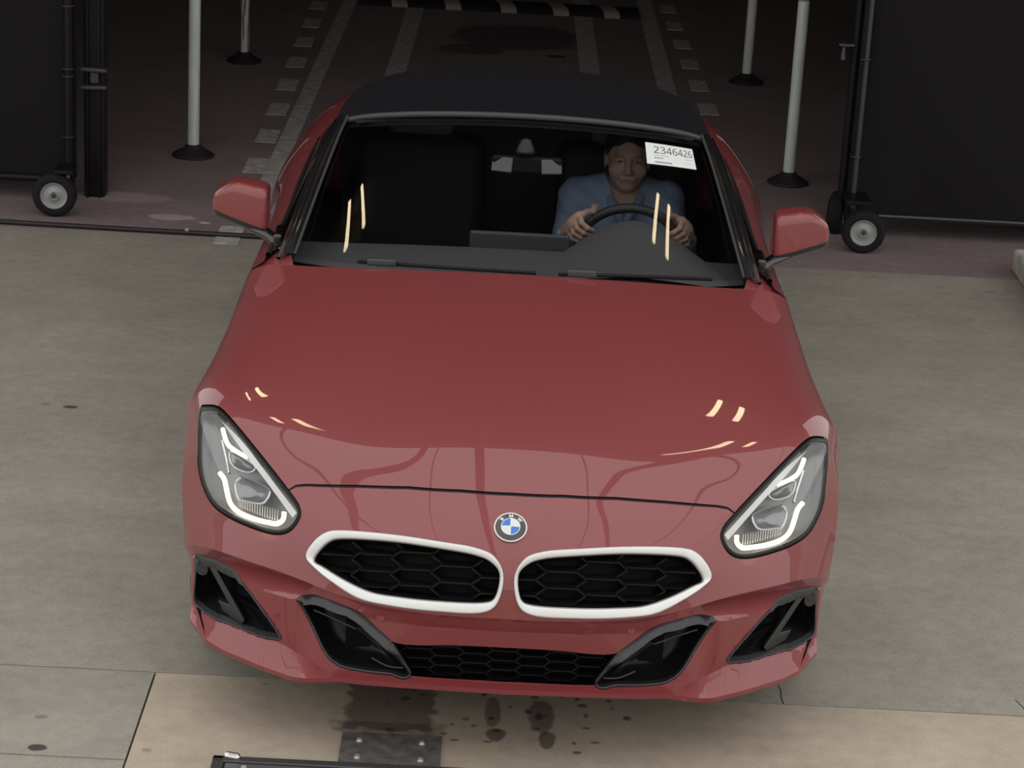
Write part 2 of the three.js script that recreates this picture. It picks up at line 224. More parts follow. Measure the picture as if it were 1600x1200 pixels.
// lower bumper: feature lines below the nose, [key along the line, x, y, z]
const LOWER = [
  [[0,0,0.435,-0.012], [0.2,0.2,0.428,-0.0303], [0.35,0.35,0.424,-0.0739], [0.44,0.44,0.438,-0.1151], [0.485,0.485,0.449,-0.1466], [0.505,0.505,0.446,-0.1669], [0.54,0.54,0.441,-0.1928], [0.6,0.6,0.434,-0.239], [0.65,0.65,0.427,-0.2814], [0.72,0.72,0.415,-0.3424], [0.78,0.78,0.403,-0.3947], [0.85,0.835,0.388,-0.4464], [0.91,0.868,0.372,-0.4864], [0.9931,0.885,0.36,-0.535]],
  [[0,0,0.4,-0.0276], [0.2,0.2,0.395,-0.0445], [0.35,0.35,0.392,-0.0829], [0.44,0.44,0.4,-0.1188], [0.485,0.485,0.42,-0.1471], [0.505,0.505,0.442,-0.1662], [0.53,0.53,0.425,-0.1524], [0.555,0.555,0.406,-0.1449], [0.65,0.65,0.4,-0.2111], [0.72,0.72,0.398,-0.2818], [0.78,0.78,0.394,-0.3596], [0.85,0.835,0.385,-0.439], [0.91,0.868,0.369,-0.483], [0.9931,0.884,0.355,-0.535]],
  [[0,0,0.247,-0.0452], [0.2,0.2,0.244,-0.057], [0.35,0.35,0.237,-0.0799], [0.44,0.44,0.236,-0.1019], [0.475,0.475,0.228,-0.1193], [0.52,0.52,0.243,-0.1384], [0.589,0.589,0.266,-0.1767], [0.65,0.65,0.27,-0.2191], [0.78,0.78,0.259,-0.3324], [0.85,0.835,0.252,-0.3995], [0.91,0.86,0.25,-0.4237], [0.9931,0.872,0.26,-0.525]],
  [[0,0,0.241,-0.0138], [0.24,0.24,0.236,-0.0311], [0.374,0.374,0.23,-0.0515], [0.43,0.43,0.23,-0.0613], [0.47,0.47,0.224,-0.0653], [0.514,0.514,0.218,-0.0712], [0.55,0.55,0.213,-0.0862], [0.634,0.634,0.217,-0.1321], [0.745,0.745,0.216,-0.2193], [0.8,0.8,0.219,-0.2741], [0.85,0.835,0.226,-0.3375], [0.91,0.86,0.228,-0.3882], [0.9931,0.872,0.225,-0.515]],
  [[0,0,0.228,-0.0148], [0.24,0.24,0.223,-0.0321], [0.374,0.374,0.217,-0.0525], [0.43,0.43,0.217,-0.0623], [0.47,0.47,0.211,-0.0663], [0.514,0.514,0.205,-0.0722], [0.55,0.55,0.2,-0.0872], [0.634,0.634,0.204,-0.1331], [0.745,0.745,0.203,-0.2203], [0.8,0.8,0.206,-0.2751], [0.85,0.835,0.213,-0.3385], [0.91,0.86,0.215,-0.3892], [0.9931,0.872,0.212,-0.516]],
  [[0,0,0.206,-0.1038], [0.24,0.2376,0.201,-0.1211], [0.374,0.3703,0.195,-0.1415], [0.43,0.4257,0.195,-0.1513], [0.47,0.4653,0.189,-0.1553], [0.514,0.5089,0.183,-0.1612], [0.55,0.5445,0.178,-0.1762], [0.634,0.6277,0.182,-0.2221], [0.745,0.7376,0.181,-0.3093], [0.8,0.792,0.184,-0.3641], [0.85,0.8266,0.191,-0.4275], [0.91,0.8514,0.193,-0.4782], [0.9931,0.8633,0.19,-0.605]],
];
const HEADLIGHT = [[0.875,0.731],[0.851,0.7485],[0.822,0.7595],[0.80,0.760],[0.772,0.7525],[0.733,0.736],[0.662,0.699],[0.5915,0.658],[0.557,0.633],[0.551,0.617],[0.562,0.592],[0.580,0.5715],[0.604,0.558],[0.636,0.550],[0.6926,0.544],[0.771,0.5408],[0.8126,0.5474],[0.846,0.5755],[0.862,0.6086],[0.871,0.665],[0.8755,0.709]];
const HOOD_EDGE = [[0,0.7165],[0.135,0.7148],[0.27,0.707],[0.404,0.6925],[0.5416,0.6754],[0.5716,0.669],[0.592,0.6555],[0.64,0.62],[0.85,0.62]];
const KIDNEY_OUT = [[0.526,0.529],[0.504,0.572],[0.475,0.596],[0.445,0.605],[0.309,0.619],[0.185,0.621],[0.082,0.615],[0.040,0.601],[0.015,0.565],[0.018,0.509],[0.035,0.475],[0.065,0.459],[0.175,0.451],[0.299,0.4475],[0.384,0.452],[0.450,0.478],[0.504,0.507]];
const KIDNEY_IN = [[0.505,0.522],[0.487,0.556],[0.465,0.577],[0.445,0.586],[0.309,0.604],[0.184,0.606],[0.085,0.599],[0.050,0.588],[0.026,0.565],[0.030,0.511],[0.040,0.494],[0.060,0.487],[0.176,0.479],[0.281,0.475],[0.352,0.475],[0.416,0.490],[0.479,0.512]];
const INLET = [[0.294,0.337],[0.333,0.369],[0.384,0.405],[0.454,0.417],[0.523,0.4185],[0.542,0.4175],[0.5505,0.406],[0.538,0.386],[0.503,0.322],[0.469,0.267],[0.43,0.243],[0.378,0.2385],[0.309,0.240],[0.2395,0.2445],[0.262,0.29]];
const LOWER_HOLE = [[0,0.352],[0.147,0.346],[0.294,0.337],[0.333,0.369],[0.384,0.405],[0.454,0.417],[0.523,0.4185],[0.542,0.4175],[0.5505,0.406],[0.538,0.386],[0.503,0.322],[0.469,0.267],[0.43,0.243],[0.378,0.2385],[0.309,0.240],[0.2395,0.2445],[0.14,0.2465],[0,0.2495]];
const INTAKE = [[0.855,0.384],[0.841,0.3906],[0.763,0.403],[0.7144,0.402],[0.589,0.281],[0.596,0.272],[0.6285,0.2665],[0.726,0.2605],[0.833,0.2535],[0.853,0.262],[0.856,0.32]];

let lowerLines;
// ---------- the red roadster ----------
const car = thing('car', 'red two-seat roadster with black fabric roof and silver kidney grilles', 'car');
const fullRows = BODY.map(mirrorRow);
const frontGrid = (() => { const P = netGrid(fullRows, 400, 330); return { P, geo: gridFrom(P, 400, 330) }; })();
const edgeRow = frontGrid.P[0];
// point and outward normal of the nose at (x, y)
const bodyF = net(fullRows);
function onBody(x, y) {
  let best = 1e9, bi = 0, bj = 0; const P = frontGrid.P;
  for (let j = 0; j <= 330; j += 3) for (let i = 0; i <= 400; i += 3) { const q = P[j][i], e = (q[0] - x) ** 2 + (q[1] - y) ** 2 + (q[2] < -0.95 ? 1 : 0); if (e < best) { best = e; bi = i; bj = j; } }
  let u = bi / 400, v = bj / 330, p, du, dv; const h = 1e-4;
  for (let k = 0; k < 7; k++) {
    p = bodyF(u, v); const a = bodyF(u + h, v), b = bodyF(u, v + h); du = a.map((q, n) => (q - p[n]) / h); dv = b.map((q, n) => (q - p[n]) / h);
    const det = du[0] * dv[1] - du[1] * dv[0], rx = x - p[0], ry = y - p[1]; if (Math.abs(det) < 1e-9) break;
    u = Math.min(1, Math.max(0, u + (rx * dv[1] - ry * dv[0]) / det)); v = Math.min(1, Math.max(0, v + (ry * du[0] - rx * du[1]) / det));
  }
  p = bodyF(u, v); const n = V(...du).cross(V(...dv)).normalize(); if (n.z < 0 && n.y < 0.2) n.negate(); if (n.z * 0.8 + n.y * 0.6 < 0) n.negate();
  return { p: V(...p), n };
}
const deep = (x, y, d) => { const { p, n } = onBody(x, y); return p.addScaledVector(n, -d).toArray(); }; // d below the skin
const headPoly = smoothPoly(HEADLIGHT, 140), headSD = polySD(headPoly), kidSD = polySD(smoothPoly(KIDNEY_OUT, 120));
const edgeY = (x) => { for (let i = 1; i < HOOD_EDGE.length; i++) if (x <= HOOD_EDGE[i][0]) { const [a, b] = [HOOD_EDGE[i - 1], HOOD_EDGE[i]]; return lerp(a[1], b[1], (x - a[0]) / (b[0] - a[0])); } return 0.62; };
const hoodSide = (x, y, z) => { const ax = Math.abs(x); if (z < -0.8) return 1; return ax < 0.85 ? (y - edgeY(ax)) * 0.85 : -0.675 - (0.735 - y) * 1.375 - z; };
{
  const noHead = clip(frontGrid.geo, (x, y, z) => z < -0.85 ? 1 : headSD(Math.abs(x), y) - 0.002);
  const hood = clip(noHead, (x, y, z) => hoodSide(x, y, z) - 0.002);
  part(car, 'hood', hood, M.paint);
  const upper = clip(clip(noHead, (x, y, z) => -hoodSide(x, y, z) - 0.002), (x, y) => kidSD(Math.abs(x), y) + 0.004);
  // lower bumper, strip by strip between the feature lines
  const half = edgeRow.slice(200), i8 = half.findIndex((p) => p[0] > 0.8); let arc = 0; const arcs = half.map((p, i) => { if (i) arc += Math.hypot(p[0] - half[i - 1][0], p[1] - half[i - 1][1], p[2] - half[i - 1][2]); return arc; });
  const keys = half.map((p, i) => p[0] <= 0.8 ? p[0] : 0.8 + arcs[i] - arcs[i8]);
  const at3 = (row, k) => { for (let i = 1; i < row.length; i++) if (k <= row[i][0] || i === row.length - 1) { const a = row[i - 1], b = row[i], t = Math.min(1, (k - a[0]) / (b[0] - a[0])); return [1, 2, 3].map((c) => lerp(a[c], b[c], t)); } };
  const soft = (line) => { for (let it = 0; it < 3; it++) line = line.map((p, i) => i === 0 || i === line.length - 1 ? p : p.map((q, c) => 0.25 * line[i - 1][c] + 0.5 * q + 0.25 * line[i + 1][c])); return line; };
  const lines = [half, ...LOWER.map((row) => soft(keys.map((k) => at3(row, k))))].map(mirrorRow);
  const steps = [8, 8, 40, 10, 4, 4], strips = [];
  const hole = smoothPoly(LOWER_HOLE.concat(LOWER_HOLE.slice(1, -1).reverse().map(([x, y]) => [-x, y])), 300), holeSD = polySD(hole), intSD = polySD(smoothPoly(INTAKE, 110));
  for (let s = 0; s < 6; s++) {
    const P = []; for (let j = 0; j <= steps[s]; j++) P.push(lines[s].map((a, i) => a.map((q, c) => lerp(q, lines[s + 1][i][c], j / steps[s]))));
    strips.push(gridFrom(P, 400, steps[s]));
  }
  let low = merge(strips.map((g) => clip(clip(g, (x, y, z) => z < -0.51 ? 1 : holeSD(x, y)), (x, y) => intSD(Math.abs(x), y))));
  low = mergeVertices(low, 1e-5); low.deleteAttribute('normal'); low = toCreasedNormals(low, 0.30);
  part(car, 'front_bumper', [upper, low], M.paint);
  lowerLines = lines;
}
// point of the lower bumper at (x, y), by walking the strips
function onLower(x, y) {
  let best = null, be = 1e9; const ax = Math.abs(x);
  for (let s = 0; s < 5; s++) for (let i = 200; i < 400; i += 1) {
    const a = lowerLines[s][i], b = lowerLines[s + 1][i];
    const t = Math.min(1, Math.max(0, (y - a[1]) / (b[1] - a[1] || 1e-9))); const q = [0, 1, 2].map((c) => lerp(a[c], b[c], t)), e = (q[0] - ax) ** 2 + (q[1] - y) ** 2; if (e < be - 1e-9) { be = e; best = q; }
  }
  return [x, y, best[2]];
}

// ---------- front of the car: seams, lamps, grilles, intakes ----------
const reflectX = (pts, s) => s > 0 ? pts : pts.map((p) => [-p[0], ...p.slice(1)]);
const both = (f) => { for (const s of [1, -1]) f(s); };
const sideGeo = (g, s) => s > 0 ? g : mirrorX(g);
{
  const xs = Array.from({ length: 61 }, (_, i) => -0.592 + 1.184 * i / 60);
  part(car, 'hood_seam', tube(xs.map((x) => deep(x, edgeY(Math.abs(x)), 0.0065)), 0.006, 160, false, 6), M.black);
}
M.lampHousing = std(lin(0.26, 0.265, 0.265), 0.4, 0.5, { side: THREE.DoubleSide });
M.reflector = std(lin(0.30, 0.305, 0.31), 0.22, 0.8, { side: THREE.DoubleSide });
M.led = new THREE.MeshStandardMaterial({ color: lin(0.9, 0.88, 0.8), emissive: new THREE.Color().setRGB(1.0, 0.88, 0.60), emissiveIntensity: 2.1, roughness: 0.4 });
const lampShape = (() => {
  const ring = (poly, d) => poly.map(([x, y]) => deep(x, y, d));
  const in1 = insetPoly(headPoly, 0.0065), in2 = insetPoly(headPoly, 0.011), c = polyCentre(headPoly), floor1 = headPoly.map((p) => [lerp(c[0], p[0], 0.55), lerp(c[1], p[1], 0.55)]), floor2 = headPoly.map((p) => [lerp(c[0], p[0], 0.02), lerp(c[1], p[1], 0.02)]);
  const gasket = loftRings([ring(headPoly, 0.006), ring(headPoly, 0.0005), ring(in1, -0.0015), ring(in2, 0.004)]);
  const bowl = loftRings([ring(in1, 0.004), ring(in2, 0.03), ring(floor1, 0.05), ring(floor2, 0.05)]);
  const path = (pts, d) => pts.map(([x, y]) => deep(x, y, d));
  const hook = tube(path([[0.810,0.624],[0.795,0.616],[0.785,0.593],[0.773,0.570],[0.752,0.560],[0.703,0.562],[0.652,0.571],[0.626,0.578],[0.611,0.594],[0.609,0.612]], 0.02), 0.0068, 90);
  const upper = tube(path([[0.813,0.729],[0.804,0.715],[0.792,0.703],[0.769,0.699],[0.730,0.698]], 0.022), 0.0062, 60);
  const strip = (A, B, d) => { const n = 30, a = curve(path(A, d)).getSpacedPoints(n), b = curve(path(B, d + 0.006)).getSpacedPoints(n); return surfGrid((u, v) => { const i = Math.round(u * n); return a[i].clone().lerp(b[i], v).toArray(); }, n, 2); };
  const blade = strip([[0.812,0.745],[0.735,0.722],[0.660,0.680],[0.566,0.620]], [[0.795,0.735],[0.735,0.704],[0.670,0.668],[0.580,0.606]], 0.008);
  const cupPts = [[0.760,0.618],[0.748,0.591],[0.721,0.595],[0.672,0.612],[0.654,0.648],[0.69,0.655],[0.745,0.645]], cc = polyCentre(cupPts), closed = smoothPoly(cupPts, 60), shrink = (k) => closed.map((p) => [lerp(cc[0], p[0], k), lerp(cc[1], p[1], k)]);
  const cup = merge([loftRings([ring(closed, 0.026), ring(shrink(0.93), 0.022), ring(shrink(0.86), 0.03), ring(shrink(0.6), 0.046), ring(shrink(0.02), 0.048)])]);
  const bowlPts = smoothPoly([[0.784,0.688],[0.777,0.664],[0.719,0.667],[0.700,0.684],[0.719,0.692]], 40), bc = polyCentre(bowlPts), sb = (k) => bowlPts.map((p) => [lerp(bc[0], p[0], k), lerp(bc[1], p[1], k)]);
  const cup2 = loftRings([ring(bowlPts, 0.026), ring(sb(0.9), 0.024), ring(sb(0.6), 0.045), ring(sb(0.02), 0.046)]);
  const cupRim = tube(closed.filter((q) => q[1] < 0.648).sort((a, b) => Math.atan2(a[1] - cc[1] - 0.06, a[0] - cc[0]) - Math.atan2(b[1] - cc[1] - 0.06, b[0] - cc[0])).map(([x, y]) => deep(x, y, 0.022)), 0.0034, 60), bowlRim = tube(bowlPts.map(([x, y]) => deep(x, y, 0.022)), 0.0026, 50, true);
  const ribs = []; for (let i = 0; i < 16; i++) { const t = i / 15, x = lerp(0.745, 0.632, t), y = lerp(0.572, 0.586, t) + 0.004, a = V(...deep(x, y, 0.026)); ribs.push(at(new THREE.BoxGeometry(0.0022, 0.022 + 0.008 * t, 0.012), a.x, a.y + 0.008, a.z)); }
  const guard = tube(path([[0.82,0.70],[0.80,0.66],[0.79,0.635]], 0.03), 0.004, 30);
  return { gasket, bowl, hook, upper, blade, cup, cup2, ribs: merge(ribs), guard, cupRim, bowlRim };
})();
const lensGeo = clip(frontGrid.geo, (x, y, z) => z < -0.85 ? -1 : -headSD(Math.abs(x), y) - 0.004);
both((s) => {
  const h = part(car, 'headlight', sideGeo(lampShape.bowl, s), M.lampHousing);
  part(h, 'lamp_gasket', sideGeo(lampShape.gasket, s), M.inlet, 'black rim of the lamp');
  part(h, 'light_guide', sideGeo(lampShape.hook, s), M.led, 'glowing hooked light line');
  part(h, 'light_guide', sideGeo(lampShape.upper, s), M.led, 'short glowing light line at the top');
  part(h, 'lamp_blade', sideGeo(lampShape.blade, s), M.silver, 'bright metal blade along the inner edge');
  part(h, 'reflector', sideGeo(lampShape.cup, s), M.reflector); part(h, 'reflector_rim', sideGeo(lampShape.cupRim, s), M.chrome, 'bright rim of the lower reflector');
  part(h, 'reflector', sideGeo(lampShape.cup2, s), M.reflector); part(h, 'reflector_rim', sideGeo(lampShape.bowlRim, s), M.chrome);
  part(h, 'lamp_ribs', sideGeo(lampShape.ribs, s), M.silver);
  part(h, 'lamp_trim', sideGeo(lampShape.guard, s), M.chrome);
  part(h, 'lens', clip(lensGeo, (x) => x * s), M.lens, 'clear lamp cover');
  const glow = new THREE.PointLight(new THREE.Color().setRGB(1, 0.9, 0.7), 0.003, 3); glow.position.set(s * 0.70, 0.57, -0.24); glow.castShadow = true; glow.shadow.radius = 2; car.add(glow);
});
// kidney grilles
function hexBars(x0, x1, y0, y1, px, py, zf, depth, thick, inside) { // flat-topped cells, bars that run back into the car
  const list = [], e = px * 0.375, dxg = px * 0.25;
  const bar = (a, b) => {
    const c = [(a[0] + b[0]) / 2, (a[1] + b[1]) / 2]; if (!inside(c[0], c[1])) return; const l = Math.hypot(b[0] - a[0], b[1] - a[1]);
    const g = new THREE.BoxGeometry(l + thick * 0.5, thick, depth); g.applyMatrix4(new THREE.Matrix4().makeRotationZ(Math.atan2(b[1] - a[1], b[0] - a[0]))); list.push(at(g, c[0], c[1], zf(c[0], c[1]) - depth / 2));
  };
  const nx = Math.ceil((x1 - x0) / px) + 1, ny = Math.ceil((y1 - y0) / py) + 1;
  for (let i = -1; i <= nx; i++) for (let j = -1; j <= ny; j++) {
    const cx = x0 + i * px, cy = y0 + j * py + (i & 1 ? py / 2 : 0);
    bar([cx - e, cy], [cx + e, cy]); bar([cx + e, cy], [cx + e + dxg, cy + py / 2]); bar([cx + e, cy], [cx + e + dxg, cy - py / 2]);
  }
  return list;
}
M.grille = phys({ color: lin(0.007, 0.0065, 0.007), roughness: 0.4, specularIntensity: 0.6 });
const kidney = (() => {
  const cOut = smoothPoly(KIDNEY_OUT, 17 * 8), dense = (pts) => { const c = new THREE.CatmullRomCurve3(pts.map((p) => V(p[0], p[1], 0)), true, 'centripetal'); return Array.from({ length: 170 }, (_, i) => { const p = c.getPoint(i / 170); return [p.x, p.y]; }); };
  const O = dense(KIDNEY_OUT), I = dense(KIDNEY_IN), mix = (k) => O.map((p, i) => [lerp(p[0], I[i][0], k), lerp(p[1], I[i][1], k)]);
  const ring = (k, d) => mix(k).map(([x, y]) => deep(x, y, d));
  const frame = loftRings([ring(0, 0.004), ring(0.0, -0.005), ring(0.10, -0.010), ring(0.25, -0.012), ring(0.85, -0.007), ring(0.97, -0.004), ring(1.0, 0.003)]);
  const wall = loftRings([ring(1.0, 0.003), ring(1.02, 0.012), ring(1.02, 0.07)]);
  const inSD = polySD(I), bars = hexBars(0.03, 0.55, 0.46, 0.64, 0.208 / 2 * 1.0, 0.041, (x, y) => deep(x, y, 0.0)[2] - 0.022, 0.035, 0.0042, (x, y) => inSD(x, y) < 0.004);
  const c = polyCentre(I), back = (k) => I.map(([x, y]) => { const p = deep(lerp(c[0], x, k), lerp(c[1], y, k), 0); return [p[0], p[1], p[2] - 0.058]; });
  return { frame, bars: merge(bars), back: merge([wall, loftRings([back(1.08), back(0.5), back(0.01)])]) };
})();
both((s) => {
  const k = part(car, 'grille_frame', sideGeo(kidney.frame, s), M.silver, 'satin silver kidney frame');
  part(k, 'grille_mesh', sideGeo(kidney.bars, s), M.grille, 'black honeycomb mesh'); part(k, 'grille_backing', sideGeo(kidney.back, s), M.pit);
});
// round emblem
{
  const c = onBody(-0.002, 0.661), q = new THREE.Quaternion().setFromUnitVectors(V(0, 0, 1), c.n), R = 0.041;
  const face = canvasTex(512, 512, (g, w) => {
    const m = w / 2, r = w / 2; g.fillStyle = '#4a4c4a'; g.fillRect(0, 0, w, w); g.fillStyle = '#2c2e2d'; g.beginPath(); g.arc(m, m, r * 0.95, 0, 7); g.fill();
    g.fillStyle = '#e8ecef'; g.beginPath(); g.arc(m, m, r * 0.605, 0, 7); g.fill();
    const quad = (a, col) => { g.fillStyle = col; g.beginPath(); g.moveTo(m, m); g.arc(m, m, r * 0.56, a, a + Math.PI / 2); g.closePath(); g.fill(); };
    quad(0, '#2a72d4'); quad(Math.PI, '#2a72d4'); quad(Math.PI / 2, '#e4e2dc'); quad(-Math.PI / 2, '#e4e2dc');
    g.strokeStyle = '#eef2f4'; g.lineWidth = r * 0.04; g.beginPath(); g.moveTo(m - r * 0.56, m); g.lineTo(m + r * 0.56, m); g.moveTo(m, m - r * 0.56); g.lineTo(m, m + r * 0.56); g.stroke();
    g.fillStyle = '#f2f2ee'; g.font = 'bold ' + Math.round(r * 0.34) + 'px sans-serif'; g.textAlign = 'center'; g.textBaseline = 'middle';
    [['B', -0.82], ['M', 0], ['W', 0.82]].forEach(([t, a]) => { g.save(); g.translate(m, m); g.rotate(a); g.fillText(t, 0, -r * 0.775); g.restore(); });
  });
  const dome = new THREE.SphereGeometry(R * 3, 48, 12, 0, Math.PI * 2, 0, Math.asin(1 / 3)); dome.rotateX(Math.PI / 2); dome.translate(0, 0, -R * 3 * Math.cos(Math.asin(1 / 3)));
  const p = dome.attributes.position, uv = dome.attributes.uv; for (let i = 0; i < p.count; i++) uv.setXY(i, 0.5 + p.getX(i) / R / 2, 0.5 + p.getY(i) / R / 2);
  const e = part(car, 'emblem', dome, phys({ map: face, roughness: 0.3, clearcoat: 1, clearcoatRoughness: 0.05 }), 'round blue and white emblem in a black ring');
  e.quaternion.copy(q); e.position.copy(c.p).addScaledVector(c.n, 0.002);
  part(e, 'emblem_ring', merge([new THREE.TorusGeometry(R, 0.0022, 10, 64), at(new THREE.CylinderGeometry(R, R, 0.006, 48), 0, 0, -0.003, Math.PI / 2)]), M.silver);
}
// lower grille, corner inlets and outer intakes
{
  const zc = (x) => onLower(x, 0.30)[2];
  const zTab = Array.from({ length: 41 }, (_, i) => zc(0.40 * i / 40)), zAt = (x) => zTab[Math.min(40, Math.round(Math.abs(x) / 0.40 * 40))];
  const inl = polySD(smoothPoly(INLET, 110));
  const bars = hexBars(-0.375, 0.375, 0.229, 0.37, 0.075, 0.027, (x) => zAt(x) - 0.035, 0.03, 0.0032, (x, y) => y > 0.235 && y < 0.365 && inl(Math.abs(x), y) > -0.006 && Math.abs(x) < 0.37);
  const g = part(car, 'lower_grille', bars, M.grille, 'black honeycomb mesh low in the bumper');
  part(g, 'grille_backing', surfGrid((u, v) => { const x = lerp(-0.42, 0.42, u); return [x, lerp(0.20, 0.40, v), zAt(x) - 0.075]; }, 40, 2), M.pit);
}
const lowRing = (poly, d, lift = 0) => poly.map(([x, y]) => { const p = onLower(x, y); return [p[0], p[1] + lift, p[2] - d]; });
const inletShape = (() => {
  const P = smoothPoly(INLET, 110), c = polyCentre(P), sc = (k) => P.map((p) => [lerp(c[0], p[0], k), lerp(c[1], p[1], k)]), Zp = lowRing(P, 0), zmean = (k) => P.map((p, i) => { const q = sc(k)[i]; return [q[0], q[1], lerp(-0.045 - q[0] * q[0] * 0.45, Zp[i][2], 0.25)]; });
  const back = (poly, d) => poly.map((q, i) => [q[0], q[1], Zp[i][2] - d]);
  const upW = (p) => Math.min(1, Math.max(0, (p[1] - lerp(0.30, 0.395, Math.min(1, Math.max(0, (p[0] - 0.27) / 0.14)))) / 0.02)) * (p[0] > 0.53 && p[1] < 0.40 ? 0 : 1);
  const A = insetPoly(P, 0.006), Bw = insetPoly(P, 0.022), lipIn = P.map((p, i) => { const t = upW(p); return [lerp(A[i][0], Bw[i][0], t), lerp(A[i][1], Bw[i][1], t)]; });
  const lipZ = (d0, d1) => lipIn.map((q, i) => [q[0], q[1], Z0(i) - lerp(d0, d1, upW(P[i]))]);
  function Z0(i) { return Zp[i][2]; }
  const rim = loftRings([back(P, 0.012), back(P, -0.002), lipZ(-0.002, -0.016), lipZ(0.004, -0.010), lipZ(0.03, 0.03)]);
  const pan = loftRings([lipZ(0.02, 0.02), zmean(0.72).map((q) => [q[0], q[1], q[2] - 0.06]), zmean(0.4).map((q) => [q[0], q[1], q[2] - 0.065]), zmean(0.01).map((q) => [q[0], q[1], q[2] - 0.065])]);
  const vane = tube([[0.505, 0.372, -0.165], [0.45, 0.357, -0.15], [0.39, 0.342, -0.125]], 0.003, 20), vane2 = tube([[0.262, 0.256, -0.085], [0.30, 0.256, -0.09], [0.345, 0.268, -0.11]], 0.003, 20);
  return { rim, pan, vane, vane2 };
})();
both((s) => {
  const i = part(car, 'corner_inlet', sideGeo(inletShape.pan, s), M.inlet, 'black corner inlet panel');
  part(i, 'inlet_rim', sideGeo(inletShape.rim, s), M.trim); part(i, 'vane', sideGeo(inletShape.vane, s), M.trim); part(i, 'vane', sideGeo(inletShape.vane2, s), M.trim);
});
const rimT = (p) => Math.min(1, Math.max(0, (p[1] - 0.33) / 0.05)) * Math.min(1, Math.max(0, (p[0] - 0.70) / 0.04));
const intakeShape = (() => {
  const P = smoothPoly(INTAKE, 110), Z = lowRing(P, 0), c = polyCentre(P), back = (poly, d) => poly.map((q, i) => [q[0], q[1], Z[i][2] - d]);
  const wide = P.map((p, i) => { const q = insetPoly(P, 0.023)[i], t = Math.min(1, Math.max(0, (p[1] - 0.33) / 0.05)) * Math.min(1, Math.max(0, (p[0] - 0.70) / 0.04)); const r = insetPoly(P, 0.005)[i]; return [lerp(r[0], q[0], t), lerp(r[1], q[1], t)]; });
  const rim = loftRings([back(P, 0.012), back(P, -0.003), back(insetPoly(P, 0.003), -0.004), wide.map((q, i) => [q[0], q[1], Z[i][2] + lerp(0.003, 0.017, rimT(P[i]))]), wide.map((q, i) => [q[0], q[1], Z[i][2] - 0.004]), back(wide, 0.05)]);
  const well = P.map((p) => [lerp(c[0], p[0], 0.6), lerp(c[1], p[1], 0.6)]), pit = loftRings([back(insetPoly(P, 0.004), 0.03), back(well, 0.09).map((q) => [q[0], q[1], Math.min(q[2], -0.30)]), well.map((q) => [lerp(c[0], q[0], 0.02), lerp(c[1], q[1], 0.02), -0.36])]);
  const tri = [[0.812,0.372],[0.795,0.380],[0.700,0.286],[0.708,0.272],[0.765,0.270],[0.778,0.288],[0.74,0.30]], sh2 = new THREE.Shape(tri.map((p) => new THREE.Vector2(...p)));
  const fin = new THREE.ExtrudeGeometry(sh2, { depth: 0.02, bevelEnabled: true, bevelSize: 0.003, bevelThickness: 0.003, bevelSegments: 2 });
  const pos = fin.attributes.position; for (let i = 0; i < pos.count; i++) pos.setZ(i, pos.getZ(i) - 0.245 - (pos.getX(i) - 0.70) * 1.35 - 0.045); fin.computeVertexNormals();
  const pod = at(new THREE.CylinderGeometry(0.017, 0.017, 0.03, 28), 0.829, 0.352, -0.452, Math.PI / 2 - 0.1, 0.3);
  const flick = surfGrid((u, v) => { const k = lerp(0.256, 0.226, u), q = onLower(lerp(0.838, 0.806, u), k), w = 0.012 * (1 - u) + 0.001; return [q[0] + w * (v - 0.5), q[1], q[2] + 0.0025 + 0.002 * Math.sin(v * Math.PI)]; }, 12, 3);
  return { rim, pit, fin, pod, flick };
})();
both((s) => {
  const i = part(car, 'outer_intake', sideGeo(intakeShape.pit, s), M.pit, 'black outer air intake');
  part(i, 'intake_rim', sideGeo(intakeShape.rim, s), M.rimGrey, 'dark grey rim of the intake'); part(i, 'duct_fin', sideGeo(intakeShape.fin, s), M.trim); part(i, 'sensor_pod', sideGeo(intakeShape.pod, s), M.trim); part(i, 'corner_slit', sideGeo(intakeShape.flick, s), M.pit, 'black slit below the intake');
});
for (const [x, y] of [[-0.325, 0.402], [0.325, 0.402]]) {
  const p = onLower(x, y); const d = part(car, 'parking_sensor', at(new THREE.CylinderGeometry(0.011, 0.011, 0.006, 24), p[0], p[1], p[2] - 0.0018, Math.PI / 2, x * 0.9), M.paint);
}

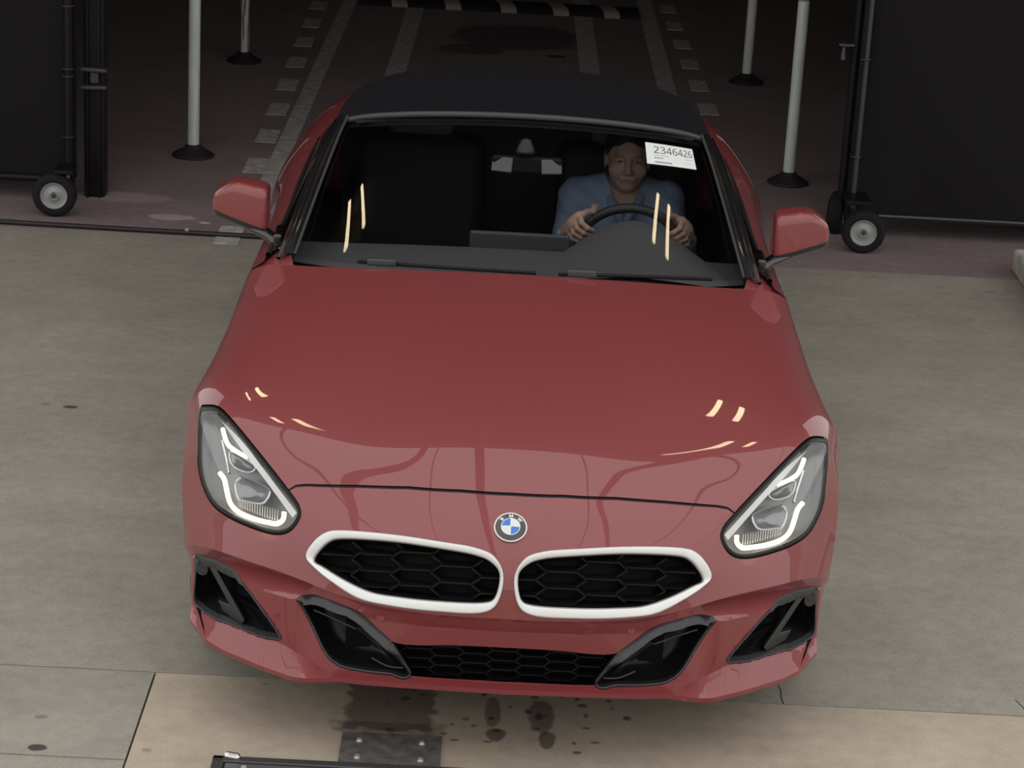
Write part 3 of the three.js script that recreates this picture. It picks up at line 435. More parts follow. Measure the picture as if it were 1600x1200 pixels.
// ---------- cabin, roof, sides ----------
const GLASS = [
  [[0, 0.94, -1.46], [0.25, 0.937, -1.475], [0.45, 0.93, -1.52], [0.60, 0.92, -1.58], [0.71, 0.912, -1.65]],
  [[0, 1.105, -1.86], [0.24, 1.10, -1.872], [0.43, 1.088, -1.91], [0.57, 1.072, -1.965], [0.665, 1.05, -2.03]],
  [[0, 1.255, -2.285], [0.22, 1.248, -2.295], [0.40, 1.23, -2.325], [0.53, 1.208, -2.365], [0.61, 1.187, -2.41]],
].map(mirrorRow);
const glassF = net(GLASS);
part(car, 'windshield', surfGrid(glassF, 60, 30), M.glass, 'raked windshield');
const ROOF = [
  [[0, 1.264, -2.285], [0.25, 1.256, -2.295], [0.44, 1.234, -2.335], [0.57, 1.205, -2.39], [0.625, 1.178, -2.42], [0.632, 1.15, -2.43]],
  [[0, 1.296, -2.46], [0.25, 1.288, -2.465], [0.44, 1.266, -2.49], [0.57, 1.234, -2.53], [0.63, 1.20, -2.55], [0.645, 1.14, -2.56]],
  [[0, 1.317, -2.68], [0.25, 1.308, -2.685], [0.44, 1.284, -2.69], [0.56, 1.25, -2.70], [0.63, 1.20, -2.71], [0.66, 1.12, -2.72]],
  [[0, 1.312, -2.87], [0.25, 1.303, -2.87], [0.42, 1.280, -2.87], [0.55, 1.242, -2.87], [0.635, 1.175, -2.87], [0.68, 1.07, -2.87]],
  [[0, 1.268, -3.06], [0.25, 1.258, -3.06], [0.42, 1.232, -3.05], [0.55, 1.185, -3.04], [0.64, 1.11, -3.02], [0.70, 1.0, -3.0]],
  [[0, 1.15, -3.32], [0.25, 1.14, -3.31], [0.42, 1.115, -3.29], [0.55, 1.075, -3.26], [0.65, 1.02, -3.2], [0.71, 0.975, -3.12]],
  [[0, 1.02, -3.56], [0.25, 1.015, -3.54], [0.42, 1.0, -3.50], [0.55, 0.985, -3.44], [0.66, 0.97, -3.34], [0.715, 0.96, -3.22]],
].map(mirrorRow);
M.fabric.bumpMap.repeat.set(18, 18);
{
  const roof = surfGrid(net(ROOF), 80, 60); part(car, 'soft_top', roof, M.fabric, 'black fabric roof');
  const inner = net(ROOF.map((r) => r.map((p) => [p[0] * 0.97, p[1] - 0.025, p[2]]))); part(car, 'roof_lining', surfGrid(inner, 40, 30), M.black);
  const headF = (u) => { const p = bsp(ROOF[0], u * 10); return [p[0], p[1] - 0.004, p[2] + 0.006]; };
  part(car, 'header_rail', tube(Array.from({ length: 41 }, (_, i) => headF(i / 40)), 0.0105, 120), M.greyPlastic, 'dark grey rail along the top of the windshield');
  part(car, 'header_shade', surfGrid((u, v) => { const p = glassF(0.03 + 0.94 * u, 1 - 0.05 * v); return [p[0], p[1] - 0.012, p[2] - 0.012]; }, 40, 4), M.black);
}
// pillars: a gloss black blade from the cowl to the header with a lighter seal on the glass side
both((s) => {
  const outer = [[0.752, 0.905, -1.625], [0.735, 0.955, -1.72], [0.700, 1.055, -2.02], [0.665, 1.135, -2.26], [0.638, 1.178, -2.42]], inn = [[0.708, 0.918, -1.63], [0.690, 0.972, -1.76], [0.66, 1.06, -2.03], [0.628, 1.145, -2.27], [0.606, 1.192, -2.41]];
  const O = curve(outer).getSpacedPoints(40), I = curve(inn).getSpacedPoints(40);
  const blade = surfGrid((u, v) => { const i = Math.round(u * 40), a = I[i], b = O[i], p = a.clone().lerp(b, v); const bulge = Math.sin(Math.PI * Math.min(1, v)) * 0.012; return [s * (p.x + bulge * 0.4), p.y + bulge + 0.004, p.z + bulge * 0.5]; }, 40, 10);
  const pil = part(car, 'windshield_pillar', blade, M.blackGloss, 'gloss black pillar');
  part(pil, 'pillar_seal', tube(I.map((p) => [s * (p.x - 0.004), p.y + 0.006, p.z + 0.004]), 0.005, 60), M.greyPlastic);
  part(pil, 'pillar_edge', tube(O.map((p) => [s * (p.x + 0.002), p.y + 0.004, p.z]), 0.006, 60), M.blackGloss);
  // side window between the pillar, the roof and the belt
  const top = curve([[0.745, 0.925, -1.70], [0.70, 1.05, -2.04], [0.64, 1.165, -2.44], [0.662, 1.12, -2.72], [0.69, 1.05, -2.92]]).getSpacedPoints(40), bot = curve([[0.785, 0.905, -1.66], [0.765, 0.928, -2.0], [0.757, 0.95, -2.45], [0.745, 0.966, -2.8], [0.735, 0.975, -3.0]]).getSpacedPoints(40);
  part(car, 'side_window', surfGrid((u, v) => { const i = Math.round(u * 40), p = bot[i].clone().lerp(top[i], v); return [s * (p.x + 0.012 * Math.sin(Math.PI * v)), p.y, p.z]; }, 40, 8), M.darkGlass);
  part(car, 'belt_trim', tube(bot.map((p) => [s * (p.x + 0.004), p.y + 0.002, p.z]), 0.009, 60), M.black);
});
both((s) => part(car, 'cowl_corner', sideGeo(surfGrid((u, v) => { const a = [[0.695, 0.900, -1.53], [0.72, 0.925, -1.66], [0.735, 0.935, -1.78]], b = [[0.828, 0.870, -1.60], [0.818, 0.880, -1.68], [0.79, 0.902, -1.80]]; const i = Math.min(1, Math.floor(u * 2)), f = u * 2 - i; return [0, 1, 2].map((k) => lerp(lerp(a[i][k], a[i + 1][k], f), lerp(b[i][k], b[i + 1][k], f), v)); }, 8, 3), s), M.paint));
// body sides
const SIDE = [
  [[0.80, 0.896, -1.607], [0.85, 0.861, -1.627], [0.862, 0.80, -1.647], [0.87, 0.68, -1.667], [0.872, 0.5, -1.67], [0.88, 0.3, -1.67], [0.86, 0.18, -1.67]],
  [[0.768, 0.925, -1.98], [0.835, 0.882, -1.98], [0.858, 0.80, -1.98], [0.868, 0.68, -1.98], [0.868, 0.5, -1.98], [0.885, 0.3, -1.98], [0.86, 0.18, -1.98]],
  [[0.757, 0.95, -2.45], [0.828, 0.90, -2.45], [0.862, 0.81, -2.45], [0.878, 0.68, -2.45], [0.874, 0.5, -2.45], [0.888, 0.3, -2.45], [0.86, 0.18, -2.45]],
  [[0.745, 0.967, -2.82], [0.825, 0.918, -2.82], [0.875, 0.825, -2.82], [0.902, 0.70, -2.82], [0.902, 0.52, -2.82], [0.895, 0.3, -2.82], [0.865, 0.18, -2.82]],
  [[0.732, 0.978, -3.05], [0.818, 0.938, -3.05], [0.888, 0.838, -3.05], [0.928, 0.715, -3.05], [0.932, 0.55, -3.05], [0.91, 0.32, -3.05], [0.875, 0.18, -3.05]],
  [[0.712, 0.985, -3.3], [0.795, 0.955, -3.3], [0.892, 0.825, -3.3], [0.938, 0.715, -3.3], [0.946, 0.58, -3.3], [0.92, 0.34, -3.3], [0.875, 0.2, -3.3]],
  [[0.68, 0.99, -3.65], [0.78, 0.952, -3.65], [0.872, 0.835, -3.65], [0.915, 0.72, -3.65], [0.925, 0.58, -3.65], [0.905, 0.36, -3.65], [0.86, 0.22, -3.65]],
  [[0.62, 0.985, -4.0], [0.72, 0.95, -4.0], [0.81, 0.85, -4.0], [0.86, 0.73, -4.0], [0.875, 0.58, -4.0], [0.865, 0.38, -4.0], [0.82, 0.25, -4.0]],
  [[0.56, 0.965, -4.24], [0.64, 0.93, -4.25], [0.70, 0.84, -4.26], [0.74, 0.73, -4.28], [0.76, 0.58, -4.29], [0.75, 0.40, -4.27], [0.71, 0.28, -4.22]],
];
{
  const geo = surfGrid(net(SIDE), 60, 140), arch = clip(geo, (x, y, z) => Math.hypot(z + 3.34, y - 0.33) - 0.352), R = bsp.length;
  const fender = (() => { // behind the front wheel
    const top = curve([[0.930, 0.605, -1.055], [0.912, 0.605, -1.24], [0.89, 0.64, -1.45], [0.871, 0.68, -1.664]]).getSpacedPoints(30), bot = curve([[0.90, 0.18, -1.055], [0.89, 0.18, -1.24], [0.87, 0.18, -1.45], [0.86, 0.18, -1.667]]).getSpacedPoints(30);
    const g = surfGrid((u, v) => { const i = Math.round(u * 30), p = top[i].clone().lerp(bot[i], v); return [p.x + 0.01 * Math.sin(v * Math.PI), p.y, p.z]; }, 30, 30); return clip(g, (x, y, z) => Math.hypot(z + 0.87, y - 0.33) - 0.352);
  })();
  both((s) => {
    const door = clip(clip(arch, (x, y, z) => -1.672 - z + 0.05), (x, y, z) => z + 2.905), rear = clip(arch, (x, y, z) => -2.911 - z);
    part(car, 'door', sideGeo(door, s), M.paint); part(car, 'rear_fender', sideGeo(rear, s), M.paint, 'wide red rear haunch'); part(car, 'front_fender', sideGeo(fender, s), M.paint);
    part(car, 'door_seam', sideGeo(merge([surfGrid((u, v) => { const p = net(SIDE)(v, lerp(3.28, 3.36, u) / 8); return [p[0] - 0.008, p[1] - 0.004, p[2]]; }, 3, 30)]), s), M.black);
  });
  // deck and tail
  const L = SIDE.slice(3).map((r) => r[0]);
  const deckRows = L.map((p, i) => mirrorRow([[0, p[1] + [0.02, 0.03, 0.035, 0.035, 0.03, 0.03][i], p[2]], [p[0] * 0.5, p[1] + [0.015, 0.025, 0.03, 0.03, 0.025, 0.025][i], p[2]], [p[0] * 0.85, p[1] + 0.008, p[2]], p]));
  const deck = surfGrid(net(deckRows), 40, 60); part(car, 'boot_lid', clip(deck, (x, y, z) => -3.2 - z + Math.max(0, Math.abs(x) - 0.55)), M.paint);
  const T = SIDE[8]; part(car, 'rear_bumper', surfGrid((u, v) => { const p = bsp(T, v * 6), x = lerp(-p[0], p[0], u); return [x, p[1] + (v < 0.01 ? 0.03 * (1 - (2 * u - 1) ** 2) : 0), p[2] - 0.05 * (1 - (2 * u - 1) ** 2)]; }, 30, 20), M.paint);
}
// tub: closes the underside and the cabin
{
  const floorPan = box(1.5, 0.02, 3.4, 0, 0.22, -2.35), fire = box(1.5, 0.62, 0.02, 0, 0.53, -1.62), bulk = box(1.30, 0.84, 0.03, 0, 0.66, -2.98);
  const t = part(car, 'floor_pan', floorPan, M.black); part(car, 'firewall', fire, M.black); part(car, 'rear_bulkhead', bulk, M.black); part(car, 'roof_well', surfGrid((u, v) => { const w = lerp(0.66, 0.60, v); return [lerp(-w, w, u), lerp(1.075, 1.0, v), lerp(-2.97, -3.5, v)]; }, 4, 4), M.black);
  both((s) => part(car, 'door_top_lining', surfGrid((u, v) => { const p = net(SIDE)(0.02, lerp(0.03, 0.5, u)); return [s * (p[0] - lerp(0.012, 0.03, v)), p[1] - lerp(-0.004, 0.10, v), p[2]]; }, 20, 3), M.black));
  both((s) => part(car, 'door_lining', box(0.03, 0.66, 1.45, s * 0.735, 0.57, -2.35), M.black));
  part(car, 'cowl_panel', surfGrid((u, v) => { const p = glassF(u, 0), k = lerp(0.02, -0.14, v); return [p[0], p[1] - 0.012 - 0.02 * v, p[2] - 0.01 + (1 - v) * 0.03 + (v > 0.01 ? -0.005 : 0)]; }, 40, 4), M.black);
  part(car, 'front_undertray', box(1.2, 0.015, 0.6, 0, 0.19, -0.55), M.black);
}
// wheels
{
  const tyre = lathe([[0.225, -0.115], [0.235, -0.125], [0.29, -0.128], [0.318, -0.118], [0.33, -0.095], [0.333, -0.04], [0.334, 0], [0.333, 0.04], [0.33, 0.095], [0.318, 0.118], [0.29, 0.128], [0.235, 0.125], [0.225, 0.115]], 72); tyre.rotateZ(-Math.PI / 2);
  const rim = lathe([[0.226, -0.11], [0.215, -0.10], [0.21, 0.02], [0.212, 0.10], [0.222, 0.118], [0.232, 0.118], [0.232, 0.11]], 64); rim.rotateZ(-Math.PI / 2);
  const spokes = []; for (let k = 0; k < 10; k++) { const g = box(0.03, 0.165, 0.026, 0, 0.128, (k % 2 ? 0.02 : -0.02), 0.006); g.rotateX(Math.floor(k / 2) * Math.PI * 2 / 5); g.translate(0.085, 0, 0); spokes.push(g); }
  const hub = at(new THREE.CylinderGeometry(0.05, 0.058, 0.04, 32), 0.085, 0, 0, 0, 0, -Math.PI / 2);
  for (const z of [-0.87, -3.34]) both((s) => {
    const w = new THREE.Group(); w.name = 'wheel'; w.position.set(s * 0.757, 0.333, z); car.add(w);
    part(w, 'tyre', s > 0 ? tyre : mirrorX(tyre), M.rubber); part(w, 'rim', s > 0 ? rim : mirrorX(rim), M.alloy); part(w, 'hub', s > 0 ? hub : mirrorX(hub), M.alloy);
    for (const g of spokes) part(w, 'spoke', s > 0 ? g : mirrorX(g), M.alloy);
    part(car, 'wheel_well', (() => { const g = new THREE.CylinderGeometry(0.362, 0.362, 0.27, 40, 1, true, 0, Math.PI); g.rotateZ(Math.PI / 2); return at(g, s * 0.70, 0.33, z); })(), M.black);
  });
}
// door mirrors
{
  const sec = (x) => { // rounded section of the mirror cap at x, in (y, z)
    const t = (x - 0.81) / 0.185, y0 = lerp(0.922, 0.975, t), y1 = lerp(1.082, 1.092, Math.min(1, t * 2.5)) - 0.10 * Math.max(0, t - 0.55) ** 1.6 * 1.9, zf = lerp(-1.80, -1.855, t * t), zb = -1.93 - 0.02 * t;
    const k = t > 0.9 ? Math.sqrt(Math.max(0.02, 1 - ((t - 0.9) / 0.1) ** 2)) : t < 0.06 ? 0.86 + 0.14 * Math.sqrt(t / 0.06) : 1, cy = (y0 + y1) / 2, cz = (zf + zb) / 2, pts = [];
    for (let i = 0; i < 40; i++) { const a = i / 40 * Math.PI * 2, e = 0.42, sx = Math.sign(Math.cos(a)) * Math.abs(Math.cos(a)) ** e, sy = Math.sign(Math.sin(a)) * Math.abs(Math.sin(a)) ** e; pts.push([x, cy + sy * (y1 - y0) / 2 * k, cz + sx * (zf - zb) / 2 * k]); }
    return pts;
  };
  const xs = Array.from({ length: 25 }, (_, i) => 0.81 + 0.185 * (1 - (1 - i / 24) ** 1.3)), rings = xs.map(sec), end = (r) => { const c = [0, 1, 2].map((k) => r.reduce((s, p) => s + p[k], 0) / r.length); return r.map(() => c); };
  const body = loftRings([end(rings[0]), ...rings, end(rings[24])]);
  const split = (x, y) => y - lerp(0.950, 1.000, (x - 0.81) / 0.185); // cap above, black shell below
  const cap = clip(body, (x, y, z) => split(x, y)), low = clip(body, (x, y, z) => -split(x, y));
  const strip = clip(body, (x, y, z) => Math.min(split(x, y) + 0.003, 0.015 - split(x, y), x - 0.866, z + 1.90 - Math.max(0, x - 0.97) * 0.5)); strip.translate(0, 0, 0); const sp = strip.attributes.position, sn = strip.attributes.normal; for (let i = 0; i < sp.count; i++) sp.setXYZ(i, sp.getX(i) + sn.getX(i) * 0.0025, sp.getY(i) + sn.getY(i) * 0.0025, sp.getZ(i) + sn.getZ(i) * 0.0025);
  both((s) => {
    const m = part(car, 'door_mirror', sideGeo(cap, s), M.paint, 'red door mirror cap');
    part(m, 'mirror_shell', sideGeo(low, s), M.blackGloss, 'black lower mirror shell'); part(m, 'turn_signal', sideGeo(strip, s), phys({ color: lin(0.42, 0.44, 0.45), roughness: 0.25, clearcoat: 1 }), 'grey turn signal strip');
    const arm = loftRings([[0.755, 0.905, -1.79, 0.026, 0.04], [0.785, 0.918, -1.80, 0.022, 0.038], [0.815, 0.932, -1.83, 0.020, 0.038], [0.87, 0.950, -1.855, 0.016, 0.04], [0.93, 0.972, -1.88, 0.008, 0.03]].map(([x, y, z, h, d]) => Array.from({ length: 20 }, (_, i) => { const a = i / 20 * Math.PI * 2; return [x, y + h * Math.sin(a), z + d * Math.cos(a)]; })));
    part(m, 'mirror_arm', sideGeo(arm, s), M.blackGloss); part(m, 'mirror_foot', sideGeo(box(0.03, 0.06, 0.13, 0.768, 0.925, -1.80, 0.01), s), M.blackGloss);
    part(m, 'mirror_glass', sideGeo(box(0.12, 0.06, 0.004, 0.885, 1.02, -1.944, 0.002), s), M.chrome);
  });
}
// wipers
both((s) => {
  const d = s > 0 ? 0.1 : 0, w = part(car, 'wiper', tube(s > 0 ? [[0.60, 0.929, -1.575], [0.35, 0.945, -1.505], [0.12, 0.950, -1.465]] : [[0.05, 0.950, -1.465], [-0.25, 0.946, -1.49], [-0.50, 0.935, -1.545]], 0.006, 50), M.black);
  part(w, 'wiper_pivot', box(0.09, 0.022, 0.035, s > 0 ? 0.19 : -0.425, s > 0 ? 0.963 : 0.949, s > 0 ? -1.452 : -1.508, 0.006), M.greyPlastic);
});

// ---------- interior ----------
{
  const dashRow = (z, y, drop) => mirrorRow([[0, y, z], [0.2, y, z], [0.4, y - drop * 0.3, z - 0.01], [0.6, y - drop, z - 0.04], [0.72, y - drop * 1.6, z - 0.08]]);
  part(car, 'dashboard', surfGrid(net([dashRow(-1.56, 0.88, 0.02), dashRow(-1.66, 0.895, 0.02), dashRow(-1.80, 0.90, 0.02), dashRow(-1.95, 0.895, 0.02), dashRow(-2.03, 0.86, 0.02), dashRow(-2.04, 0.72, 0.02), dashRow(-2.0, 0.55, 0.01)]), 60, 40), M.dash, 'dark dashboard');
  // hooded instrument cowl ahead of the driver
  const cowl = [[-1.62, 0.90, 0.31, 0.004], [-1.75, 0.905, 0.28, 0.025], [-1.90, 0.91, 0.24, 0.055], [-2.02, 0.905, 0.21, 0.085], [-2.07, 0.89, 0.19, 0.085], [-2.06, 0.82, 0.17, 0.02]].map(([z, y, w, h]) => Array.from({ length: 9 }, (_, i) => { const t = i / 4 - 1; return [0.37 + w * t, y - 0.02 * Math.abs(t) + h * (1 - t * t) * (1 - 0.15 * t * t), z - 0.02 * (1 - t * t)]; }));
  part(car, 'instrument_cowl', surfGrid(net(cowl), 40, 30), M.dash);
  part(car, 'dash_screen', box(0.33, 0.12, 0.02, 0.0, 0.875, -1.99, 0.02), M.greyPlastic);
  const wheel = new THREE.Group(); wheel.name = 'steering_wheel'; wheel.position.set(0.37, 0.83, -2.235); wheel.rotation.x = 0.38; car.add(wheel);
  part(wheel, 'wheel_rim', new THREE.TorusGeometry(0.172, 0.0165, 16, 80), std(lin(0.02, 0.02, 0.021), 0.45)); part(wheel, 'wheel_hub', at(new THREE.SphereGeometry(0.07, 32, 20), 0, 0, 0, 0, 0, 0).scale(1, 0.85, 0.35), M.black);
  for (const a of [0, Math.PI, -Math.PI / 2]) part(wheel, 'wheel_spoke', box(0.12, 0.035, 0.014, Math.cos(a) * 0.11, Math.sin(a) * 0.11, 0, 0.005).rotateZ(0), M.black);
  for (const x of [-0.37, 0.37]) {
    const seat = new THREE.Group(); seat.name = 'seat'; seat.position.set(x, 0.36, -2.62); car.add(seat);
    part(seat, 'seat_cushion', box(0.5, 0.16, 0.5, 0, 0.08, 0.06, 0.06), M.black);
    part(seat, 'seat_back', at(box(0.48, 0.62, 0.14, 0, 0.30, 0, 0.06), 0, 0.08, -0.2, -0.22), M.black);
    part(seat, 'headrest', at(box(0.25, 0.2, 0.10, 0, 0, 0, 0.045), 0, 0.76, -0.34, -0.22), M.dash);
  }
  // inside mirror with its foot, and two sun visors under the header
  const im = part(car, 'inside_mirror', box(0.235, 0.058, 0.024, 0.012, 1.112, -2.20, 0.011), M.black, 'inside mirror'); both((s) => part(im, 'mirror_cap', at(box(0.07, 0.05, 0.012, 0, 0, 0, 0.005), 0.012 + s * 0.082, 1.112, -2.186, -0.35, s * 0.25), std(lin(0.16, 0.155, 0.155), 0.5), 'grey end of the inside mirror')); part(im, 'mirror_foot', lathe([[0, 0], [0.032, 0], [0.030, 0.012], [0.016, 0.045], [0, 0.05]], 28).translate(0.005, 1.155, -2.185), M.greyPlastic);
  both((s) => part(car, 'sun_visor', at(box(0.42, 0.014, 0.15, 0, 0, 0, 0.006), s * 0.36, 1.195, -2.42, -0.12, 0, s * -0.05), M.black));
  both((s) => part(car, 'roll_hoop', tube([[s * 0.24, 0.9, -3.0], [s * 0.24, 1.03, -3.02], [s * 0.30, 1.07, -3.02], [s * 0.46, 1.07, -3.02], [s * 0.52, 1.03, -3.02], [s * 0.52, 0.9, -3.0]], 0.022, 60), M.greyPlastic));
}

// ---------- the driver ----------
// distance fields joined smoothly and meshed with marching cubes
const smin = (a, b, k) => { const h = Math.max(0, k - Math.abs(a - b)) / k; return Math.min(a, b) - h * h * k * 0.25; };
const smax = (a, b, k) => -smin(-a, -b, k);
function capsule(p, a, b, ra, rb) { const ex = b[0] - a[0], ey = b[1] - a[1], ez = b[2] - a[2], t = Math.min(1, Math.max(0, ((p[0] - a[0]) * ex + (p[1] - a[1]) * ey + (p[2] - a[2]) * ez) / (ex * ex + ey * ey + ez * ez))); return Math.hypot(p[0] - a[0] - ex * t, p[1] - a[1] - ey * t, p[2] - a[2] - ez * t) - lerp(ra, rb, t); }
const ellip = (p, c, r) => { const x = (p[0] - c[0]) / r[0], y = (p[1] - c[1]) / r[1], z = (p[2] - c[2]) / r[2], l = Math.hypot(x, y, z); return (l - 1) * Math.min(...r) * (0.6 + 0.4 * l); };
function fieldMesh(f, centre, half, size) {
  const mc = new MarchingCubes(size, new THREE.MeshBasicMaterial(), false, false, 400000); mc.isolation = 0;
  for (let k = 0; k < size; k++) for (let j = 0; j < size; j++) for (let i = 0; i < size; i++) {
    const p = [i, j, k].map((q, a) => centre[a] + (q - size / 2) / (size / 2) * half); mc.field[i + j * size + k * size * size] = -f(p);
  }
  mc.update(); const n = mc.count, pos = new Float32Array(n * 3), nor = new Float32Array(n * 3), P = mc.positionArray, N = mc.normalArray;
  for (let i = 0; i < n; i++) for (let a = 0; a < 3; a++) pos[i * 3 + a] = centre[a] + P[i * 3 + a] * half;
  const e = 0.0008; for (let i = 0; i < n; i++) { const p = [pos[i * 3], pos[i * 3 + 1], pos[i * 3 + 2]], g = [0, 1, 2].map((a) => { const q = p.slice(); q[a] += e; const r = p.slice(); r[a] -= e; return f(q) - f(r); }), l = Math.hypot(...g) || 1; for (let a = 0; a < 3; a++) nor[i * 3 + a] = g[a] / l; }
  const g = new THREE.BufferGeometry(); g.setAttribute('position', new THREE.BufferAttribute(pos, 3)); g.setAttribute('normal', new THREE.BufferAttribute(nor, 3)); g.setAttribute('uv', new THREE.BufferAttribute(new Float32Array(n * 2), 2)); return g;
}
{
  const hx = 0.374, hy = 1.028, hz = -2.735; // middle of the head
  const L = (x, y, z) => [hx + x, hy + y, hz + z];
  const head = (p) => {
    let d = ellip(p, L(0, 0.028, -0.012), [0.074, 0.094, 0.094]);
    d = smin(d, ellip(p, L(0, -0.045, 0.024), [0.058, 0.062, 0.066]), 0.04);                 // jaw and cheeks
    d = smin(d, ellip(p, L(0, -0.088, 0.058), [0.024, 0.018, 0.022]), 0.03);                 // chin
    d = smin(d, capsule(p, L(-0.034, 0.026, 0.072), L(0.034, 0.026, 0.072), 0.011, 0.011), 0.02); // brow
    for (const s of [-1, 1]) {
      d = smax(d, -ellip(p, L(s * 0.032, 0.006, 0.092), [0.017, 0.011, 0.014]), 0.012);      // sockets
      d = smin(d, ellip(p, L(s * 0.031, 0.005, 0.071), [0.0125, 0.0105, 0.0115]), 0.003);    // eyes
      d = smin(d, capsule(p, L(s * 0.02, 0.0125, 0.083), L(s * 0.044, 0.011, 0.074), 0.0032, 0.0028), 0.004); // lids
      d = smin(d, ellip(p, L(s * 0.046, -0.03, 0.058), [0.02, 0.018, 0.018]), 0.025);        // cheekbones
      d = smin(d, ellip(p, L(s * 0.076, -0.004, -0.012), [0.009, 0.031, 0.019]), 0.008);     // ears
      d = smax(d, -ellip(p, L(s * 0.086, -0.002, -0.004), [0.006, 0.018, 0.010]), 0.006);
      d = smin(d, ellip(p, L(s * 0.013, -0.034, 0.094), [0.0085, 0.0075, 0.009]), 0.008);    // nostrils
    }
    d = smin(d, capsule(p, L(0, 0.012, 0.086), L(0, -0.026, 0.106), 0.0075, 0.011), 0.012);  // nose
    d = smin(d, capsule(p, L(-0.021, -0.0585, 0.083), L(0.021, -0.0585, 0.083), 0.0055, 0.0055), 0.008); // lips
    d = smin(d, capsule(p, L(-0.015, -0.067, 0.081), L(0.015, -0.067, 0.081), 0.006, 0.006), 0.007);
    d = smax(d, -capsule(p, L(-0.024, -0.0625, 0.0915), L(0.024, -0.0625, 0.0915), 0.0018, 0.0018), 0.003);
    d = smin(d, capsule(p, L(0.002, -0.06, -0.03), [0.365, 0.865, -2.785], 0.054, 0.06), 0.035); // neck
    d = smin(d, capsule(p, [0.31, 0.875, -2.79], [0.42, 0.875, -2.79], 0.045, 0.045), 0.04);
    return d;
  };
  const shL = [0.212, 0.858, -2.79], shR = [0.518, 0.862, -2.79], elL = [0.145, 0.665, -2.54], elR = [0.585, 0.675, -2.54], wrL = [0.170, 0.868, -2.285], wrR = [0.563, 0.873, -2.285];
  const torso = (p, o) => {
    let d = ellip(p, [0.355, 0.72, -2.80], [0.175 + o, 0.22 + o, 0.115 + o]);
    d = smin(d, ellip(p, [0.355, 0.48, -2.78], [0.17 + o, 0.16 + o, 0.12 + o]), 0.08);
    d = smin(d, capsule(p, shL, shR, 0.062 + o, 0.062 + o), 0.07);
    for (const [a, b, c] of [[shL, elL, wrL], [shR, elR, wrR]]) { d = smin(d, capsule(p, a, b, 0.054 + o, 0.043 + o), 0.035); d = smin(d, capsule(p, b, [0, 1, 2].map((k) => lerp(b[k], c[k], 0.86)), 0.041 + o, 0.030 + o), 0.03); }
    for (const s of [-1, 1]) { d = smin(d, capsule(p, [0.355 + s * 0.09, 0.47, -2.74], [0.355 + s * 0.12, 0.53, -2.36], 0.085 + o, 0.065 + o), 0.06); d = smin(d, capsule(p, [0.355 + s * 0.12, 0.53, -2.36], [0.355 + s * 0.11, 0.30, -2.06], 0.06 + o, 0.045 + o), 0.03); }
    return d;
  };
  const shirtF = (p) => {
    let d = torso(p, 0.009);
    d = smin(d, capsule(p, [0.300, 0.905, -2.80], [0.352, 0.850, -2.69], 0.024, 0.018), 0.02); d = smin(d, capsule(p, [0.440, 0.908, -2.80], [0.392, 0.850, -2.69], 0.024, 0.018), 0.02); // collar
    d = smin(d, capsule(p, [0.305, 0.912, -2.83], [0.435, 0.912, -2.83], 0.024, 0.024), 0.02);
    const fold = 0.0035 * Math.sin(p[0] * 46 + p[1] * 70 + 2.2 * Math.sin(p[2] * 20)) * Math.sin(p[1] * 25 + p[0] * 18); d += fold;
    return smax(d, -capsule(p, [0.372, 0.852, -2.685], [0.372, 0.945, -2.77], 0.022, 0.066), 0.01);
  };
  // hands: four fingers curled over the rim, thumb lying up along it
  const wc = [0.37, 0.83, -2.235], tilt = 0.38, onRim = (a, r = 0.172, dz = 0) => { const x = Math.cos(a) * r, y = Math.sin(a) * r; return [wc[0] + x, wc[1] + y * Math.cos(tilt) - dz * Math.sin(tilt), wc[2] + y * Math.sin(tilt) + dz * Math.cos(tilt)]; };
  const handF = (side) => {
    const s = side, ang = (k) => s < 0 ? Math.PI - 0.42 + k : 0.42 - k, wr = s < 0 ? wrL : wrR, parts = [];
    const palmA = onRim(ang(0.16), 0.205, -0.022), palmB = onRim(ang(-0.16), 0.203, -0.022);
    for (let f = 0; f < 4; f++) { // index uppermost
      const a = ang(0.205 - f * 0.122) * 1, l = [0.92, 1.0, 0.96, 0.82][f], r = [0.0092, 0.0095, 0.009, 0.008][f];
      const aa = s < 0 ? Math.PI - 0.42 - (0.19 - f * 0.122) : 0.42 + (0.19 - f * 0.122);
      const k0 = onRim(aa, 0.207, -0.012), k1 = onRim(aa, 0.205 - 0.004 * l, 0.022 * l), k2 = onRim(aa, 0.176, 0.031 * l), k3 = onRim(aa, 0.153, 0.021);
      parts.push([k0, k1, r + 0.0012, r + 0.0005], [k1, k2, r + 0.0005, r], [k2, k3, r, r - 0.0012]);
    }
    const t0 = onRim(s < 0 ? Math.PI - 0.42 - 0.13 : 0.55, 0.2, -0.03), t1 = onRim(s < 0 ? Math.PI - 0.42 - 0.30 : 0.72, 0.195, -0.024), t2 = onRim(s < 0 ? Math.PI - 0.42 - 0.44 : 0.86, 0.196, -0.006), t3 = [t2[0] - s * 0.006, t2[1] + 0.026, t2[2] + 0.006];
    const top = onRim(s < 0 ? Math.PI - 0.42 - 0.17 : 0.59, 0.206, -0.018), bot = onRim(s < 0 ? Math.PI - 0.42 + 0.17 : 0.25, 0.206, -0.018);
